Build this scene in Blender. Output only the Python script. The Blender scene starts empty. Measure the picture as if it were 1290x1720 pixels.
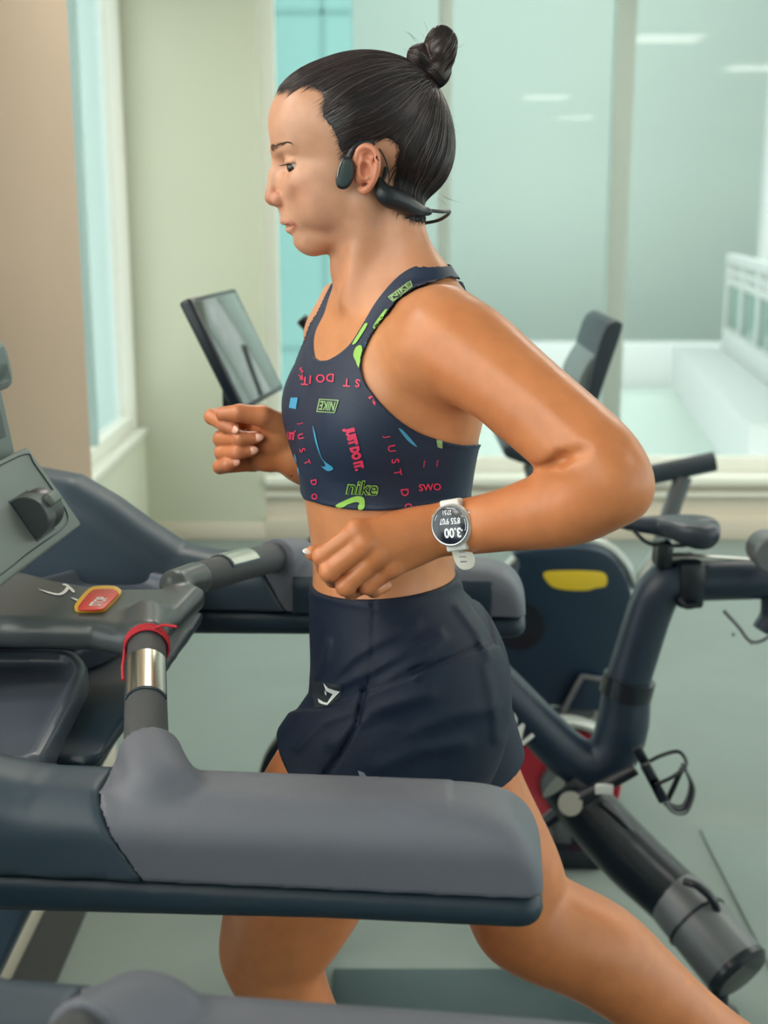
import bpy, bmesh, math, random
import numpy as np
from mathutils import Vector, Matrix, Euler
from mathutils.bvhtree import BVHTree

random.seed(7); np.random.seed(7)
scene = bpy.context.scene
COL = scene.collection

# ------------------------------------------------------------------ camera
F_PX, W_PX, H_PX = 2160.0, 1290.0, 1720.0
TILT = math.radians(13.3)
CAM = np.array([0.0, 0.0, 1.6])
cam_d = bpy.data.cameras.new('camera'); cam = bpy.data.objects.new('camera', cam_d); COL.objects.link(cam)
cam.location = CAM; cam.rotation_euler = (math.pi/2 - TILT, 0, 0)
cam_d.sensor_fit = 'VERTICAL'; cam_d.sensor_height = 36.0; cam_d.lens = F_PX/H_PX*36.0
cam_d.clip_start = 0.05; cam_d.clip_end = 200
cam_d.dof.use_dof = True; cam_d.dof.focus_distance = 1.40; cam_d.dof.aperture_fstop = 5.0
scene.camera = cam

# ------------------------------------------------------------------ world / exposure
world = bpy.data.worlds.new('world'); scene.world = world; world.use_nodes = True
bg = world.node_tree.nodes['Background']
bg.inputs[0].default_value = (0.90, 0.96, 0.95, 1); bg.inputs[1].default_value = 1.0
scene.view_settings.view_transform = 'Standard'
scene.view_settings.look = 'None'
scene.view_settings.gamma = 1.0
scene.view_settings.use_curve_mapping = False
scene.view_settings.exposure = 1.7
scene.cycles.use_denoising = True
scene.cycles.max_bounces = 6; scene.cycles.diffuse_bounces = 3; scene.cycles.glossy_bounces = 3; scene.cycles.transparent_max_bounces = 8
scene.cycles.use_adaptive_sampling = True; scene.cycles.adaptive_threshold = 0.06
scene.cycles.caustics_reflective = False; scene.cycles.caustics_refractive = False
scene.cycles.sample_clamp_indirect = 6.0

# ------------------------------------------------------------------ projection helpers (pixel + depth -> point in the room)
_ct, _st = math.cos(TILT), math.sin(TILT)
def P(px, py, Y):
    dx = (px-645.0)/F_PX; dy = (860.0-py)/F_PX
    d = np.array([dx, _ct + dy*_st, -_st + dy*_ct])
    return CAM + d*(Y/d[1])
def zc(p):
    return p[1]*_ct + (CAM[2]-p[2])*_st
def SC(px, py, Y):                      # metres per pixel at that point
    return zc(P(px, py, Y))/F_PX
def PX(p):                              # (N,3) -> pixel arrays
    x = p[...,0]-CAM[0]; y = p[...,1]-CAM[1]; z = p[...,2]-CAM[2]
    d = y*_ct - z*_st; up = y*_st + z*_ct
    return 645.0 + F_PX*x/d, 860.0 - F_PX*up/d

# ------------------------------------------------------------------ object helpers
def new_obj(name, data, parent=None):
    o = bpy.data.objects.new(name, data); COL.objects.link(o)
    if parent is not None: o.parent = parent
    return o
def tag(o, label=None, cat=None, group=None, kind=None):
    if label: o['label'] = label
    if cat: o['category'] = cat
    if group: o['group'] = group
    if kind: o['kind'] = kind
    return o
def empty(name, loc=(0,0,0), rz=0.0):
    o = bpy.data.objects.new(name, None); COL.objects.link(o)
    o.location = loc; o.rotation_euler = (0,0,rz); o.empty_display_size = 0.1
    return o
def mesh_np(name, v, f, mat=None, parent=None, smooth=True):
    me = bpy.data.meshes.new(name)
    v = np.asarray(v, dtype=np.float32)
    if isinstance(f, np.ndarray) and f.ndim == 2:
        n, k = f.shape
        me.vertices.add(len(v)); me.vertices.foreach_set('co', v.ravel())
        me.loops.add(n*k); me.loops.foreach_set('vertex_index', f.astype(np.int32).ravel())
        me.polygons.add(n); me.polygons.foreach_set('loop_start', np.arange(0, n*k, k, dtype=np.int32))
        me.update(calc_edges=True)
    else:
        me.from_pydata([tuple(map(float, x)) for x in v], [], [tuple(int(i) for i in q) for q in f])
    if smooth: me.polygons.foreach_set('use_smooth', [True]*len(me.polygons))
    me.update()
    if mat: me.materials.append(mat)
    return new_obj(name, me, parent)
def bm_obj(name, bm, mat=None, parent=None, smooth=True, angle=35):
    bmesh.ops.recalc_face_normals(bm, faces=bm.faces)
    if smooth:
        for f in bm.faces: f.smooth = True
        lim = math.radians(angle)
        for e in bm.edges:
            if len(e.link_faces) == 2 and e.calc_face_angle(0) > lim: e.smooth = False
    me = bpy.data.meshes.new(name); bm.to_mesh(me); bm.free()
    if mat: me.materials.append(mat)
    return new_obj(name, me, parent)

def bm_box(bm, lo, hi, bevel=0.0, seg=2, M=None):
    r = bmesh.ops.create_cube(bm, size=1.0)
    vs = r['verts']
    lo = Vector(lo); hi = Vector(hi)
    for v in vs:
        v.co = Vector(((v.co.x+.5)*(hi.x-lo.x)+lo.x, (v.co.y+.5)*(hi.y-lo.y)+lo.y, (v.co.z+.5)*(hi.z-lo.z)+lo.z))
    if bevel > 0:
        es = list({e for v in vs for e in v.link_edges})
        rr = bmesh.ops.bevel(bm, geom=es, offset=bevel, segments=seg, profile=0.5, affect='EDGES')
        vs = list({v for f in rr['faces'] for v in f.verts} | {v for v in vs if v.is_valid})
    if M is not None: bmesh.ops.transform(bm, matrix=M, verts=vs)
    return vs
def box(name, lo, hi, mat, parent=None, bevel=0.0, seg=2, M=None):
    bm = bmesh.new(); bm_box(bm, lo, hi, bevel, seg, M)
    return bm_obj(name, bm, mat, parent)

def catmull(pts, n=8, closed=False):
    pts = [np.asarray(p, float) for p in pts]; out = []
    m = len(pts)
    rng = range(m if closed else m-1)
    for i in rng:
        if closed: p0,p1,p2,p3 = pts[(i-1)%m], pts[i], pts[(i+1)%m], pts[(i+2)%m]
        else:
            p1,p2 = pts[i], pts[i+1]
            p0 = pts[i-1] if i > 0 else 2*p1-p2
            p3 = pts[i+2] if i+2 < m else 2*p2-p1
        for k in range(n):
            t = k/n
            out.append(0.5*((2*p1)+(p2-p0)*t+(2*p0-5*p1+4*p2-p3)*t*t+(3*p1-p0-3*p2+p3)*t**3))
    if not closed: out.append(pts[-1])
    return np.array(out)

def frames(path, up0=None):
    path = np.asarray(path, float); n = len(path)
    T = np.gradient(path, axis=0); T /= np.linalg.norm(T, axis=1)[:,None]+1e-12
    ref = np.array([0,0,1.0]) if up0 is None else np.asarray(up0, float)
    if abs(np.dot(ref, T[0])) > .95: ref = np.array([0,1.0,0])
    N = np.zeros_like(path); N[0] = ref - np.dot(ref, T[0])*T[0]; N[0] /= np.linalg.norm(N[0])
    for i in range(1, n):
        v = N[i-1] - np.dot(N[i-1], T[i])*T[i]; N[i] = v/(np.linalg.norm(v)+1e-12)
    return T, N, np.cross(T, N)

def sweep_vf(path, prof, scale=None, up0=None, caps=True, closed=False, fixed_up=None):
    """sweep a 2D profile ring (k,2) [along N,B] along a path; scale: per point scalar or (n,2)"""
    path = np.asarray(path, float); n = len(path); prof = np.asarray(prof, float); k = len(prof)
    T, N, B = frames(path, up0)
    if fixed_up is not None:
        u = np.asarray(fixed_up, float)
        N = u[None] - (T@u)[:,None]*T; N /= np.linalg.norm(N, axis=1)[:,None]; B = np.cross(T, N)
    if scale is None: scale = np.ones(n)
    scale = np.asarray(scale, float)
    if scale.ndim == 1: scale = np.stack([scale, scale], 1)
    V = (path[:,None,:] + (prof[None,:,0]*scale[:,0:1])[:,:,None]*N[:,None,:] + (prof[None,:,1]*scale[:,1:2])[:,:,None]*B[:,None,:]).reshape(-1,3)
    Fq = []
    m = n if closed else n-1
    for i in range(m):
        a = i*k; b = ((i+1) % n)*k
        for j in range(k):
            j2 = (j+1) % k
            Fq.append((a+j, a+j2, b+j2, b+j))
    if caps and not closed:
        Fq.append(tuple(range(k))[::-1]); Fq.append(tuple((n-1)*k+j for j in range(k)))
    return V, Fq
def circ(r, k=12):
    a = np.arange(k)*2*math.pi/k
    return np.stack([np.cos(a)*r, np.sin(a)*r], 1)
def rrect(w, h, r, s=4):
    out = []
    r = min(r, w/2-1e-5, h/2-1e-5)
    for cx, cy, a0 in ((w/2-r,h/2-r,0),(-w/2+r,h/2-r,90),(-w/2+r,-h/2+r,180),(w/2-r,-h/2+r,270)):
        for i in range(s+1):
            a = math.radians(a0+90*i/s); out.append((cx+r*math.cos(a), cy+r*math.sin(a)))
    return np.array(out)
def add_vf(bm, V, Fq):
    vs = [bm.verts.new(tuple(v)) for v in V]
    for q in Fq:
        try: bm.faces.new([vs[i] for i in q])
        except ValueError: pass
    return vs
def tube(name, path, r, mat, parent=None, k=12, caps=True, closed=False):
    n = len(path)
    rr = np.full(n, r) if np.isscalar(r) else np.asarray(r)
    V, Fq = sweep_vf(path, circ(1.0, k), rr, caps=caps, closed=closed)
    bm = bmesh.new(); add_vf(bm, V, Fq)
    return bm_obj(name, bm, mat, parent, angle=50)
def lathe_vf(prof, origin, axis, k=32):
    """prof: list of (r, h) along axis"""
    axis = np.asarray(axis, float); axis /= np.linalg.norm(axis); o = np.asarray(origin, float)
    ref = np.array([0,0,1.0]) if abs(axis[2]) < .9 else np.array([1.0,0,0])
    e1 = np.cross(axis, ref); e1 /= np.linalg.norm(e1); e2 = np.cross(axis, e1)
    V = []; Fq = []
    for r, h in prof:
        for j in range(k):
            a = 2*math.pi*j/k; V.append(o + axis*h + r*(math.cos(a)*e1 + math.sin(a)*e2))
    n = len(prof)
    for i in range(n-1):
        for j in range(k):
            j2 = (j+1) % k; Fq.append((i*k+j, i*k+j2, (i+1)*k+j2, (i+1)*k+j))
    if prof[0][0] > 1e-6: Fq.append(tuple(range(k))[::-1])
    if prof[-1][0] > 1e-6: Fq.append(tuple((n-1)*k+j for j in range(k)))
    return np.array(V), Fq
def lathe(name, prof, origin, axis, mat, parent=None, k=32, angle=35):
    V, Fq = lathe_vf(prof, origin, axis, k)
    bm = bmesh.new(); add_vf(bm, V, Fq); bmesh.ops.remove_doubles(bm, verts=bm.verts, dist=1e-6)
    return bm_obj(name, bm, mat, parent, angle=angle)
def prism(name, pts, nrm, depth, mat, parent=None, bevel=0.0, seg=3):
    """solid from a planar outline (N,3), extruded by depth along nrm"""
    bm = bmesh.new()
    vs = [bm.verts.new(tuple(p)) for p in pts]
    f = bm.faces.new(vs)
    r = bmesh.ops.extrude_face_region(bm, geom=[f])
    ev = [g for g in r['geom'] if isinstance(g, bmesh.types.BMVert)]
    bmesh.ops.translate(bm, verts=ev, vec=Vector(tuple(np.asarray(nrm, float)*depth)))
    if bevel > 0:
        es = [e for e in bm.edges if len(e.link_faces) == 2 and e.calc_face_angle(0) > math.radians(60)]
        bmesh.ops.bevel(bm, geom=es, offset=bevel, segments=seg, profile=0.5, affect='EDGES', clamp_overlap=True)
    return bm_obj(name, bm, mat, parent)

# ------------------------------------------------------------------ materials
def srgb(r, g, b):
    f = lambda c: (c/255)/12.92 if c/255 <= .04045 else ((c/255+.055)/1.055)**2.4
    return (f(r), f(g), f(b), 1.0)
def mat(name, col, rough=.5, metal=0.0, noise=0.0, nscale=40.0, bump=0.0, bscale=200.0, spec=.5, coat=0.0, sss=0.0, emit=None, estr=0.0, sheen=0.0):
    m = bpy.data.materials.new(name); m.use_nodes = True
    nt = m.node_tree; b = nt.nodes['Principled BSDF']
    b.inputs['Base Color'].default_value = col
    b.inputs['Roughness'].default_value = rough
    b.inputs['Metallic'].default_value = metal
    b.inputs['Specular IOR Level'].default_value = spec
    if coat: b.inputs['Coat Weight'].default_value = coat; b.inputs['Coat Roughness'].default_value = .15
    if sheen: b.inputs['Sheen Weight'].default_value = sheen
    if sss:
        b.inputs['Subsurface Weight'].default_value = sss
        b.inputs['Subsurface Radius'].default_value = (1.0, .35, .2); b.inputs['Subsurface Scale'].default_value = .006
    if emit: b.inputs['Emission Color'].default_value = emit; b.inputs['Emission Strength'].default_value = estr
    tc = nt.nodes.new('ShaderNodeTexCoord')
    if noise:
        n = nt.nodes.new('ShaderNodeTexNoise'); n.inputs['Scale'].default_value = nscale; n.inputs['Detail'].default_value = 4
        nt.links.new(tc.outputs['Object'], n.inputs['Vector'])
        mx = nt.nodes.new('ShaderNodeMix'); mx.data_type = 'RGBA'
        c = col
        mx.inputs[6].default_value = tuple(max(0, x*(1-noise)) for x in c[:3])+(1,)
        mx.inputs[7].default_value = tuple(min(1, x*(1+noise)) for x in c[:3])+(1,)
        nt.links.new(n.outputs['Fac'], mx.inputs[0]); nt.links.new(mx.outputs[2], b.inputs['Base Color'])
    if bump:
        n2 = nt.nodes.new('ShaderNodeTexNoise'); n2.inputs['Scale'].default_value = bscale; n2.inputs['Detail'].default_value = 3
        nt.links.new(tc.outputs['Object'], n2.inputs['Vector'])
        bp = nt.nodes.new('ShaderNodeBump'); bp.inputs['Strength'].default_value = bump; bp.inputs['Distance'].default_value = .002
        nt.links.new(n2.outputs['Fac'], bp.inputs['Height']); nt.links.new(bp.outputs[0], b.inputs['Normal'])
    return m

# ================================================================== THE ROOM
def PZ(px, py, z):                          # where the pixel's ray meets height z
    dx = (px-645.0)/F_PX; dy = (860.0-py)/F_PX
    d = np.array([dx, _ct + dy*_st, -_st + dy*_ct]); return CAM + d*((z-CAM[2])/d[2])
def wchild(o, w): o.parent = w; o.matrix_parent_inverse = Matrix.Translation(-Vector(w.location)); return o
def struct(o): o['kind'] = 'structure'; return o
CEIL = 3.1; YB = 6.18                       # ceiling height, back wall line
M_FLOOR = mat('rubber_floor', srgb(122,136,132), rough=.62, noise=.10, nscale=3.0, bump=.25, bscale=500)
M_MAT = mat('rubber_mat', srgb(126,142,138), rough=.6, noise=.08, nscale=5.0, bump=.3, bscale=500)
M_CEIL = mat('ceiling_paint', srgb(235,232,224), rough=.9)
M_TAN = mat('tan_paint', srgb(176,154,134), rough=.85, noise=.04, nscale=2.0)
M_CREAM = mat('cream_paint', srgb(203,207,187), rough=.85, noise=.04, nscale=1.5)
M_WHITE = mat('white_trim', srgb(226,228,218), rough=.5)
M_FRAME = mat('window_frame', srgb(168,180,172), rough=.45)
M_BASE = mat('baseboard_paint', srgb(206,198,182), rough=.6)
def glass_material():
    m = bpy.data.materials.new('window_glass'); m.use_nodes = True; nt = m.node_tree
    for n in list(nt.nodes): nt.nodes.remove(n)
    o = nt.nodes.new('ShaderNodeOutputMaterial'); t = nt.nodes.new('ShaderNodeBsdfTransparent'); g = nt.nodes.new('ShaderNodeBsdfGlossy'); mx = nt.nodes.new('ShaderNodeMixShader')
    lw = nt.nodes.new('ShaderNodeLayerWeight'); lw.inputs[0].default_value = .5
    pw = nt.nodes.new('ShaderNodeMath'); pw.operation = 'POWER'; pw.inputs[1].default_value = 5
    fr = nt.nodes.new('ShaderNodeMath'); fr.operation = 'MULTIPLY_ADD'; fr.inputs[1].default_value = .9; fr.inputs[2].default_value = .012
    nt.links.new(lw.outputs['Facing'], pw.inputs[0]); nt.links.new(pw.outputs[0], fr.inputs[0])
    t.inputs[0].default_value = (.93,.96,.95,1); g.inputs['Roughness'].default_value = .015
    nt.links.new(fr.outputs[0], mx.inputs[0]); nt.links.new(t.outputs[0], mx.inputs[1]); nt.links.new(g.outputs[0], mx.inputs[2]); nt.links.new(mx.outputs[0], o.inputs[0])
    return m
M_GLASS = glass_material()
XL, XR, YF = -5.0, 8.0, -12.0; PY0_ = 2.25
L_SHAPE = [(XL-.2,YF-.2),(XR+.2,YF-.2),(XR+.2,YB+.4),(-1.35,YB+.4),(-1.35,3.5),(XL-.2,3.5)]
struct(prism('floor', [(x,y,-.1) for x,y in L_SHAPE], (0,0,1), .1, M_FLOOR))
struct(prism('ceiling', [(x,y,CEIL) for x,y in L_SHAPE], (0,0,1), .1, M_CEIL))
struct(box('wall_rear', (XL,YF-.2,0), (XR,YF,CEIL), M_CREAM))
# unseen side walls; their glazing is added to bring in fill daylight
for nm, x, ya, yb, wn_ in (('wall_right', XR, YF, YB+.4, 'fill_window_1'), ('wall_left', XL-.2, YF, PY0_ , 'fill_window_2')):
    struct(box(nm, (x,ya,0), (x+.2,yb,.35), M_CREAM)); struct(box(nm+'_upper', (x,ya,2.85), (x+.2,yb,CEIL), M_CREAM))
    w_ = struct(empty(wn_, (x+.1,(ya+yb)/2,.35))); nn = 8
    for k in range(nn+1):
        y = ya+(yb-ya)*k/nn; wchild(box('mullion', (x+.06,max(ya,y-.04),.35), (x+.14,min(yb,y+.04),2.85), M_FRAME, None, .004), w_)
    for k in range(nn):
        y = ya+(yb-ya)*k/nn; wchild(box('pane', (x+.097,y+.04,.35), (x+.103,y+(yb-ya)/nn-.04,2.85), M_GLASS), w_)
# partition whose end face (tan) stands left of the treadmills
PX0 = -.815; PY0, PY1 = 2.25, 3.52
struct(box('wall_partition', (XL,PY0,0), (PX0,PY1,CEIL), M_TAN, None, .004))
bb = struct(box('baseboard_left', (PX0,PY0-.01,0), (PX0+.022,PY1+.022,.12), M_BASE, None, .004))
struct(box('trim_1', (PX0+.024,PY0,0), (PX0+.12,PY1+.02,.006), mat('dark_carpet_edge', srgb(60,64,64), rough=.95, noise=.3, nscale=300, bump=.5, bscale=700)))
# side bay with the narrow window
XW = -1.225; XS = -1.165; ZS = .565; YJ = 6.17
struct(box('wall_bay', (XS-.16,PY1,0), (XS,YB,ZS-.03), M_CREAM))
struct(box('wall_bay_upper', (XW-.10,PY1,2.75), (XW+.02,YJ+.1,CEIL), M_CREAM))
w1 = struct(empty('window_1', (XW, 4.7, ZS)))
wchild(box('sill', (XW-.05,PY1,ZS-.03), (XS+.02,YB-.02,ZS), M_WHITE, None, .006), w1)
wchild(box('frame', (XW-.05,PY1,ZS), (XW+.02,YJ,ZS+.06), M_WHITE, None, .006), w1)
wchild(box('jamb', (XW-.05,YJ-.05,ZS), (XW+.03,YJ,2.8), M_WHITE, None, .006), w1)
wchild(box('mullion', (XW-.05,5.32,ZS+.05), (XW+.015,5.39,2.8), mat('blue_grey_frame', srgb(170,196,196), rough=.5), None, .005), w1)
wchild(box('pane', (XW-.025,PY1,ZS+.05), (XW-.019,YJ-.04,2.8), M_GLASS), w1)
# column between the bay and the big glazing
XC1 = -.585
struct(box('wall_column', (XW-.03,YB-.26,0), (XC1,YB+.05,CEIL), M_CREAM, None, .004)).location.y = .26
struct(box('baseboard_back', (XS,YB-.012,0), (XC1+.01,YB,.085), M_BASE, None, .004))
# back glazing
ZB = .335; YG = YB+.16
XA = XC1-.02
struct(box('wall_back', (XA,YB+.02,0), (XR,YB+.20,ZB-.06), M_BASE))
struct(box('trim_2', (XC1,YB-.004,.215), (XR,YB+.02,.235), M_WHITE, None, .004))
struct(box('trim_3', (XC1,YB-.014,0), (XR,YB+.02,.11), M_BASE, None, .004))
struct(box('wall_back_upper', (XA,YB,2.95), (XR,YB+.24,CEIL), M_CREAM))
w2 = struct(empty('window_2', (1.5, YG, ZB)))
wchild(box('sill', (XC1,YB-.02,ZB-.06), (XR,YG+.06,ZB-.02), M_WHITE, None, .006), w2)
wchild(box('bottom_rail', (XC1,YG-.03,ZB-.02), (XR,YG+.03,ZB+.055), M_WHITE, None, .006), w2)
cuts = [XC1-.02, .285, 1.12, 2.62, 4.2, 5.8, 7.4, XR]
for i, x in enumerate(cuts):
    wdt = .030 if i == 1 else .046
    if i == 0: wchild(box('mullion', (XC1-.02,YG-.05,ZB), (XC1+.075,YG+.04,2.96), M_WHITE, None, .006), w2)
    elif i < len(cuts)-1: wchild(box('mullion', (x-wdt,YG-.06,ZB+.05), (x+wdt,YG+.04,2.96), M_FRAME, None, .006), w2)
for a, b in zip(cuts[:-1], cuts[1:]):
    wchild(box('pane', (a+.03,YG-.003,ZB+.05), (b-.03,YG+.003,2.96), M_GLASS), w2)
# loose rubber mat by the bikes
mc = PZ(1176, 1392, .008)
tag(box('rubber_mat', (mc[0],1.9,0), (mc[0]+1.3,mc[1],.008), M_MAT, None, .002), 'flat grey rubber floor mat beside the black spin bike', 'mat')

dm0, dm1 = PZ(560,1640,.008), PZ(1075,1640,.008)  # flat dark teal slab on the floor, low contrast
tag(box('dark_floor_patch', (dm0[0],1.95,0), (dm1[0],dm0[1]+.03,.008), mat('dark_teal_patch', srgb(62,82,86), rough=.6, noise=.12, nscale=6, bump=.3, bscale=500), None, .002), 'dark teal patch on the floor between runner and spin bike', 'mat')
# ---- ceiling lights
M_LAMP = mat('lamp_diffuser', (1,1,1,1), rough=.5, emit=(1.0,.93,.82,1), estr=5.0)
M_LFRAME = mat('lamp_frame', srgb(230,230,228), rough=.5)
LAMPS = [(2.56,.40),(4.05,-2.1),(2.24,-5.9),(3.25,-10.0)] + [(x,3.6) for x in (-.3,1.6,3.6,5.8)] + [(x,4.9) for x in (.6,2.6,4.6,6.6)] + [(x,y) for x in (-4.2,-3.0,-1.8) for y in (1.6,.2,-1.2,-2.6,-4.0,-5.4)] + [(6.6,y) for y in (2,.5,-1,-2.5)]  # first four are mirrored in the glass; the rest are added for fill light
SEEN = ['ceiling light panel whose bright streak shows at the top of the right window pane','ceiling light panel mirrored at the right edge of the window','ceiling light panel mirrored as the upper streak in the middle pane','ceiling light panel mirrored as the lower streak in the middle pane']
for k, (x, y) in enumerate(LAMPS):
    L = empty('ceiling_light', (x, y, CEIL)); tag(L, SEEN[k] if k < 4 else 'flat square fill light panel with white frame, added out of view overhead', 'ceiling light', 'ceiling light panels')
    f = wchild(box('frame', (x-.34,y-.34,CEIL-.012), (x+.34,y+.34,CEIL+.01), M_LFRAME, None, .003), L)
    wchild(box('diffuser', (x-.30,y-.30,CEIL-.016), (x+.30,y+.30,CEIL-.010), M_LAMP), L)

# ================================================================== OUTSIDE
M_FAC = mat('facade_pale', srgb(174,186,178), rough=.9, noise=.03, nscale=.6); M_FAC2 = mat('facade_white', srgb(184,187,184), rough=.8); M_TURQ = mat('facade_turquoise', srgb(112,152,148), rough=.6)
M_TURQ2 = mat('facade_joint', srgb(98,138,134), rough=.6); M_BGL = mat('balcony_glass', srgb(112,142,132), rough=.15)
struct(box('ground', (-40,YB+.6,-6.2), (60,60,-6), M_FAC))
fc = empty('apartment_building', (6,17,-6)); tag(fc, 'pale plastered building facade seen through the back windows', 'building')
def fch(o, e=fc): o.parent = e; o.matrix_parent_inverse = Matrix.Translation(-Vector(e.location)); return o
fch(box('facade', (-1.6,16.5,-6), (26,18,14), M_FAC))
fch(box('parapet', (-1.6,14.2,-6), (26,14.6,P(1000,578,14.2)[2]), M_FAC2, None, .03))
fch(box('terrace_wall', (-1.6,13.6,-6), (26,14.2,P(1000,664,13.6)[2]), M_FAC, None, .03))
tq = empty('turquoise_building', (-3,14,-6)); tag(tq, 'turquoise panelled tower behind the runner\'s face, outside the window', 'building')
tx0, tx1 = P(440,300,13.0)[0], P(592,300,13.0)[0]
fch(box('wall_panel', (tx0-.6,13.0,-6), (tx1,13.4,16), M_TURQ), tq)
for k in range(3): fch(box('panel_joint', (tx1-.28-k*.55-.015,12.985,-6), (tx1-.28-k*.55+.015,13.0,16), M_TURQ2), tq)
for k in range(4): fch(box('floor_joint', (tx0-.6,12.985,.2+k*3.2), (tx1,13.0,.24+k*3.2), M_TURQ2), tq)
tw = empty('sky_backing', (-4,13,-6)); tag(tw, 'pale blue-grey backing added behind the narrow side window to dim the sky', 'building')
fch(box('facade', (-9,12.2,-6), (tx0-.65,13.6,16), mat('sky_backing_pale', srgb(168,188,188), rough=.9)), tw)  # added slab that keeps the sky in the side window from blowing out
# white balcony at the right
bal = empty('balcony', (4.5,13.0,.3)); tag(bal, 'white balcony with glass railing panels outside the right window', 'balcony')
A_, B_ = P(1212,570,13.2), P(1330,640,9.5)
zt = A_[2]
A2, B2 = np.array([A_[0],A_[1]]), np.array([P(1300,600,10.2)[0], 10.2])
dv = (B2-A2)/np.linalg.norm(B2-A2); Lb = float(np.linalg.norm(B2-A2))*1.6; ang_b = math.atan2(dv[1], dv[0])
Mb = Matrix.Translation((A2[0],A2[1],zt)) @ Matrix.Rotation(ang_b, 4, 'Z')
def bbox(nm, lo, hi, m, bv=.01): return fch(box(nm, lo, hi, m, None, bv, 2, Mb), bal)
hR = .86
bbox('slab', (-.35,-.45,-.55), (Lb,3.0,-.10), M_FAC2, .02)
bbox('kerb', (0,0,-.10), (Lb,.14,.12), M_FAC2)
bbox('top_rail', (-.03,0,hR-.09), (Lb,.10,hR), M_FAC2); bbox('mid_rail', (0,.02,hR-.20), (Lb,.08,hR-.15), M_FAC2); bbox('mid_rail', (0,.02,hR-.30), (Lb,.08,hR-.25), M_FAC2)
npan = 5
for k in range(npan+1): bbox('post', (k*Lb/npan-.03,.01,.10), (k*Lb/npan+.05,.09,hR-.05), M_FAC2)
for k in range(npan): bbox('glass_panel', (k*Lb/npan+.05,.035,.14), ((k+1)*Lb/npan-.03,.055,hR-.32), M_BGL, .002)
fch(box('wall_pier', (P(1284,300,14)[0],13.9,zt), (P(1284,300,14)[0]+3,14.1,14), M_FAC2), bal)

# ------------------------------------------------------------------ implicit-surface sculpting (for the runner's body and clothes)
def smin(a, b, k):
    if k <= 0: return np.minimum(a, b)
    h = np.maximum(k-np.abs(a-b), 0)/k
    return np.minimum(a, b) - h*h*k*.25
def smax(a, b, k): return -smin(-a, -b, k)
def f_cap(a, b, ra, rb):
    a = np.asarray(a, np.float32); b = np.asarray(b, np.float32); ba = b-a; L = float(ba@ba)+1e-12
    def fn(p):
        t = np.clip(((p-a)@ba)/L, 0, 1)
        return np.linalg.norm(p-a-t[:,None]*ba, axis=1)-(ra+(rb-ra)*t)
    m = max(ra, rb)
    return fn, np.minimum(a, b)-m, np.maximum(a, b)+m
def f_ell(c, r, R=None):
    c = np.asarray(c, np.float32); r = np.asarray(r, np.float32)
    R = np.eye(3, dtype=np.float32) if R is None else np.asarray(R, np.float32)   # rows = local axes
    def fn(p):
        q = (p-c)@R.T
        k0 = np.linalg.norm(q/r, axis=1); k1 = np.linalg.norm(q/(r*r), axis=1)+1e-9
        return k0*(k0-1)/k1
    m = float(r.max())
    e = np.sqrt(((R*r[:,None])**2).sum(0))
    return fn, c-e, c+e
class Field:
    """ordered list of primitives, each blended into what came before"""
    def __init__(self): self.ops = []
    def add(self, prim, k=0.01, op='u'): self.ops.append((prim, k, op)); return self
    def cap(self, a, b, ra, rb, k=0.01, op='u'): return self.add(f_cap(a, b, ra, rb), k, op)
    def ell(self, c, r, k=0.01, R=None, op='u'): return self.add(f_ell(c, r, R), k, op)
    def chain(self, pts, k=0.006, op='u'):      # pts: (point, radius)
        for (a, ra), (b, rb) in zip(pts[:-1], pts[1:]): self.cap(a, b, ra, rb, k, op)
        return self
    def __call__(self, p):
        n = len(p); CH = 12000
        if n > CH:
            out = np.empty(n, np.float32)
            for i in range(0, n, CH): out[i:i+CH] = self(p[i:i+CH])
            return out
        out = np.full(n, 1.0, np.float32)
        if n == 0: return out
        plo = p.min(0); phi = p.max(0)
        for (fn, lo, hi), k, op in self.ops:
            mg = max(k, .02)+.03
            if (plo > hi+mg).any() or (phi < lo-mg).any(): continue
            if n < 3000 or ((phi-plo) < (hi-lo)+2*mg+.05).all():
                d = fn(p); out = smin(out, d, k) if op == 'u' else smax(out, -d, k); continue
            m = np.all((p > lo-mg) & (p < hi+mg), axis=1)
            if not m.any(): continue
            d = fn(p[m]); o = out[m]
            out[m] = smin(o, d, k) if op == 'u' else smax(o, -d, k)
        return out
    def chain_s(self, pts, k=0.006, op='u', n=4):   # smooth chain: points and radii resampled on a spline
        q = catmull([np.append(a, r) for a, r in pts], n)
        return self.chain([(x[:3], x[3]) for x in q], k, op)
    def bounds(self):
        lo = np.min([o[0][1] for o in self.ops if o[2] == 'u'], axis=0); hi = np.max([o[0][2] for o in self.ops if o[2] == 'u'], axis=0)
        return lo, hi

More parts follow.
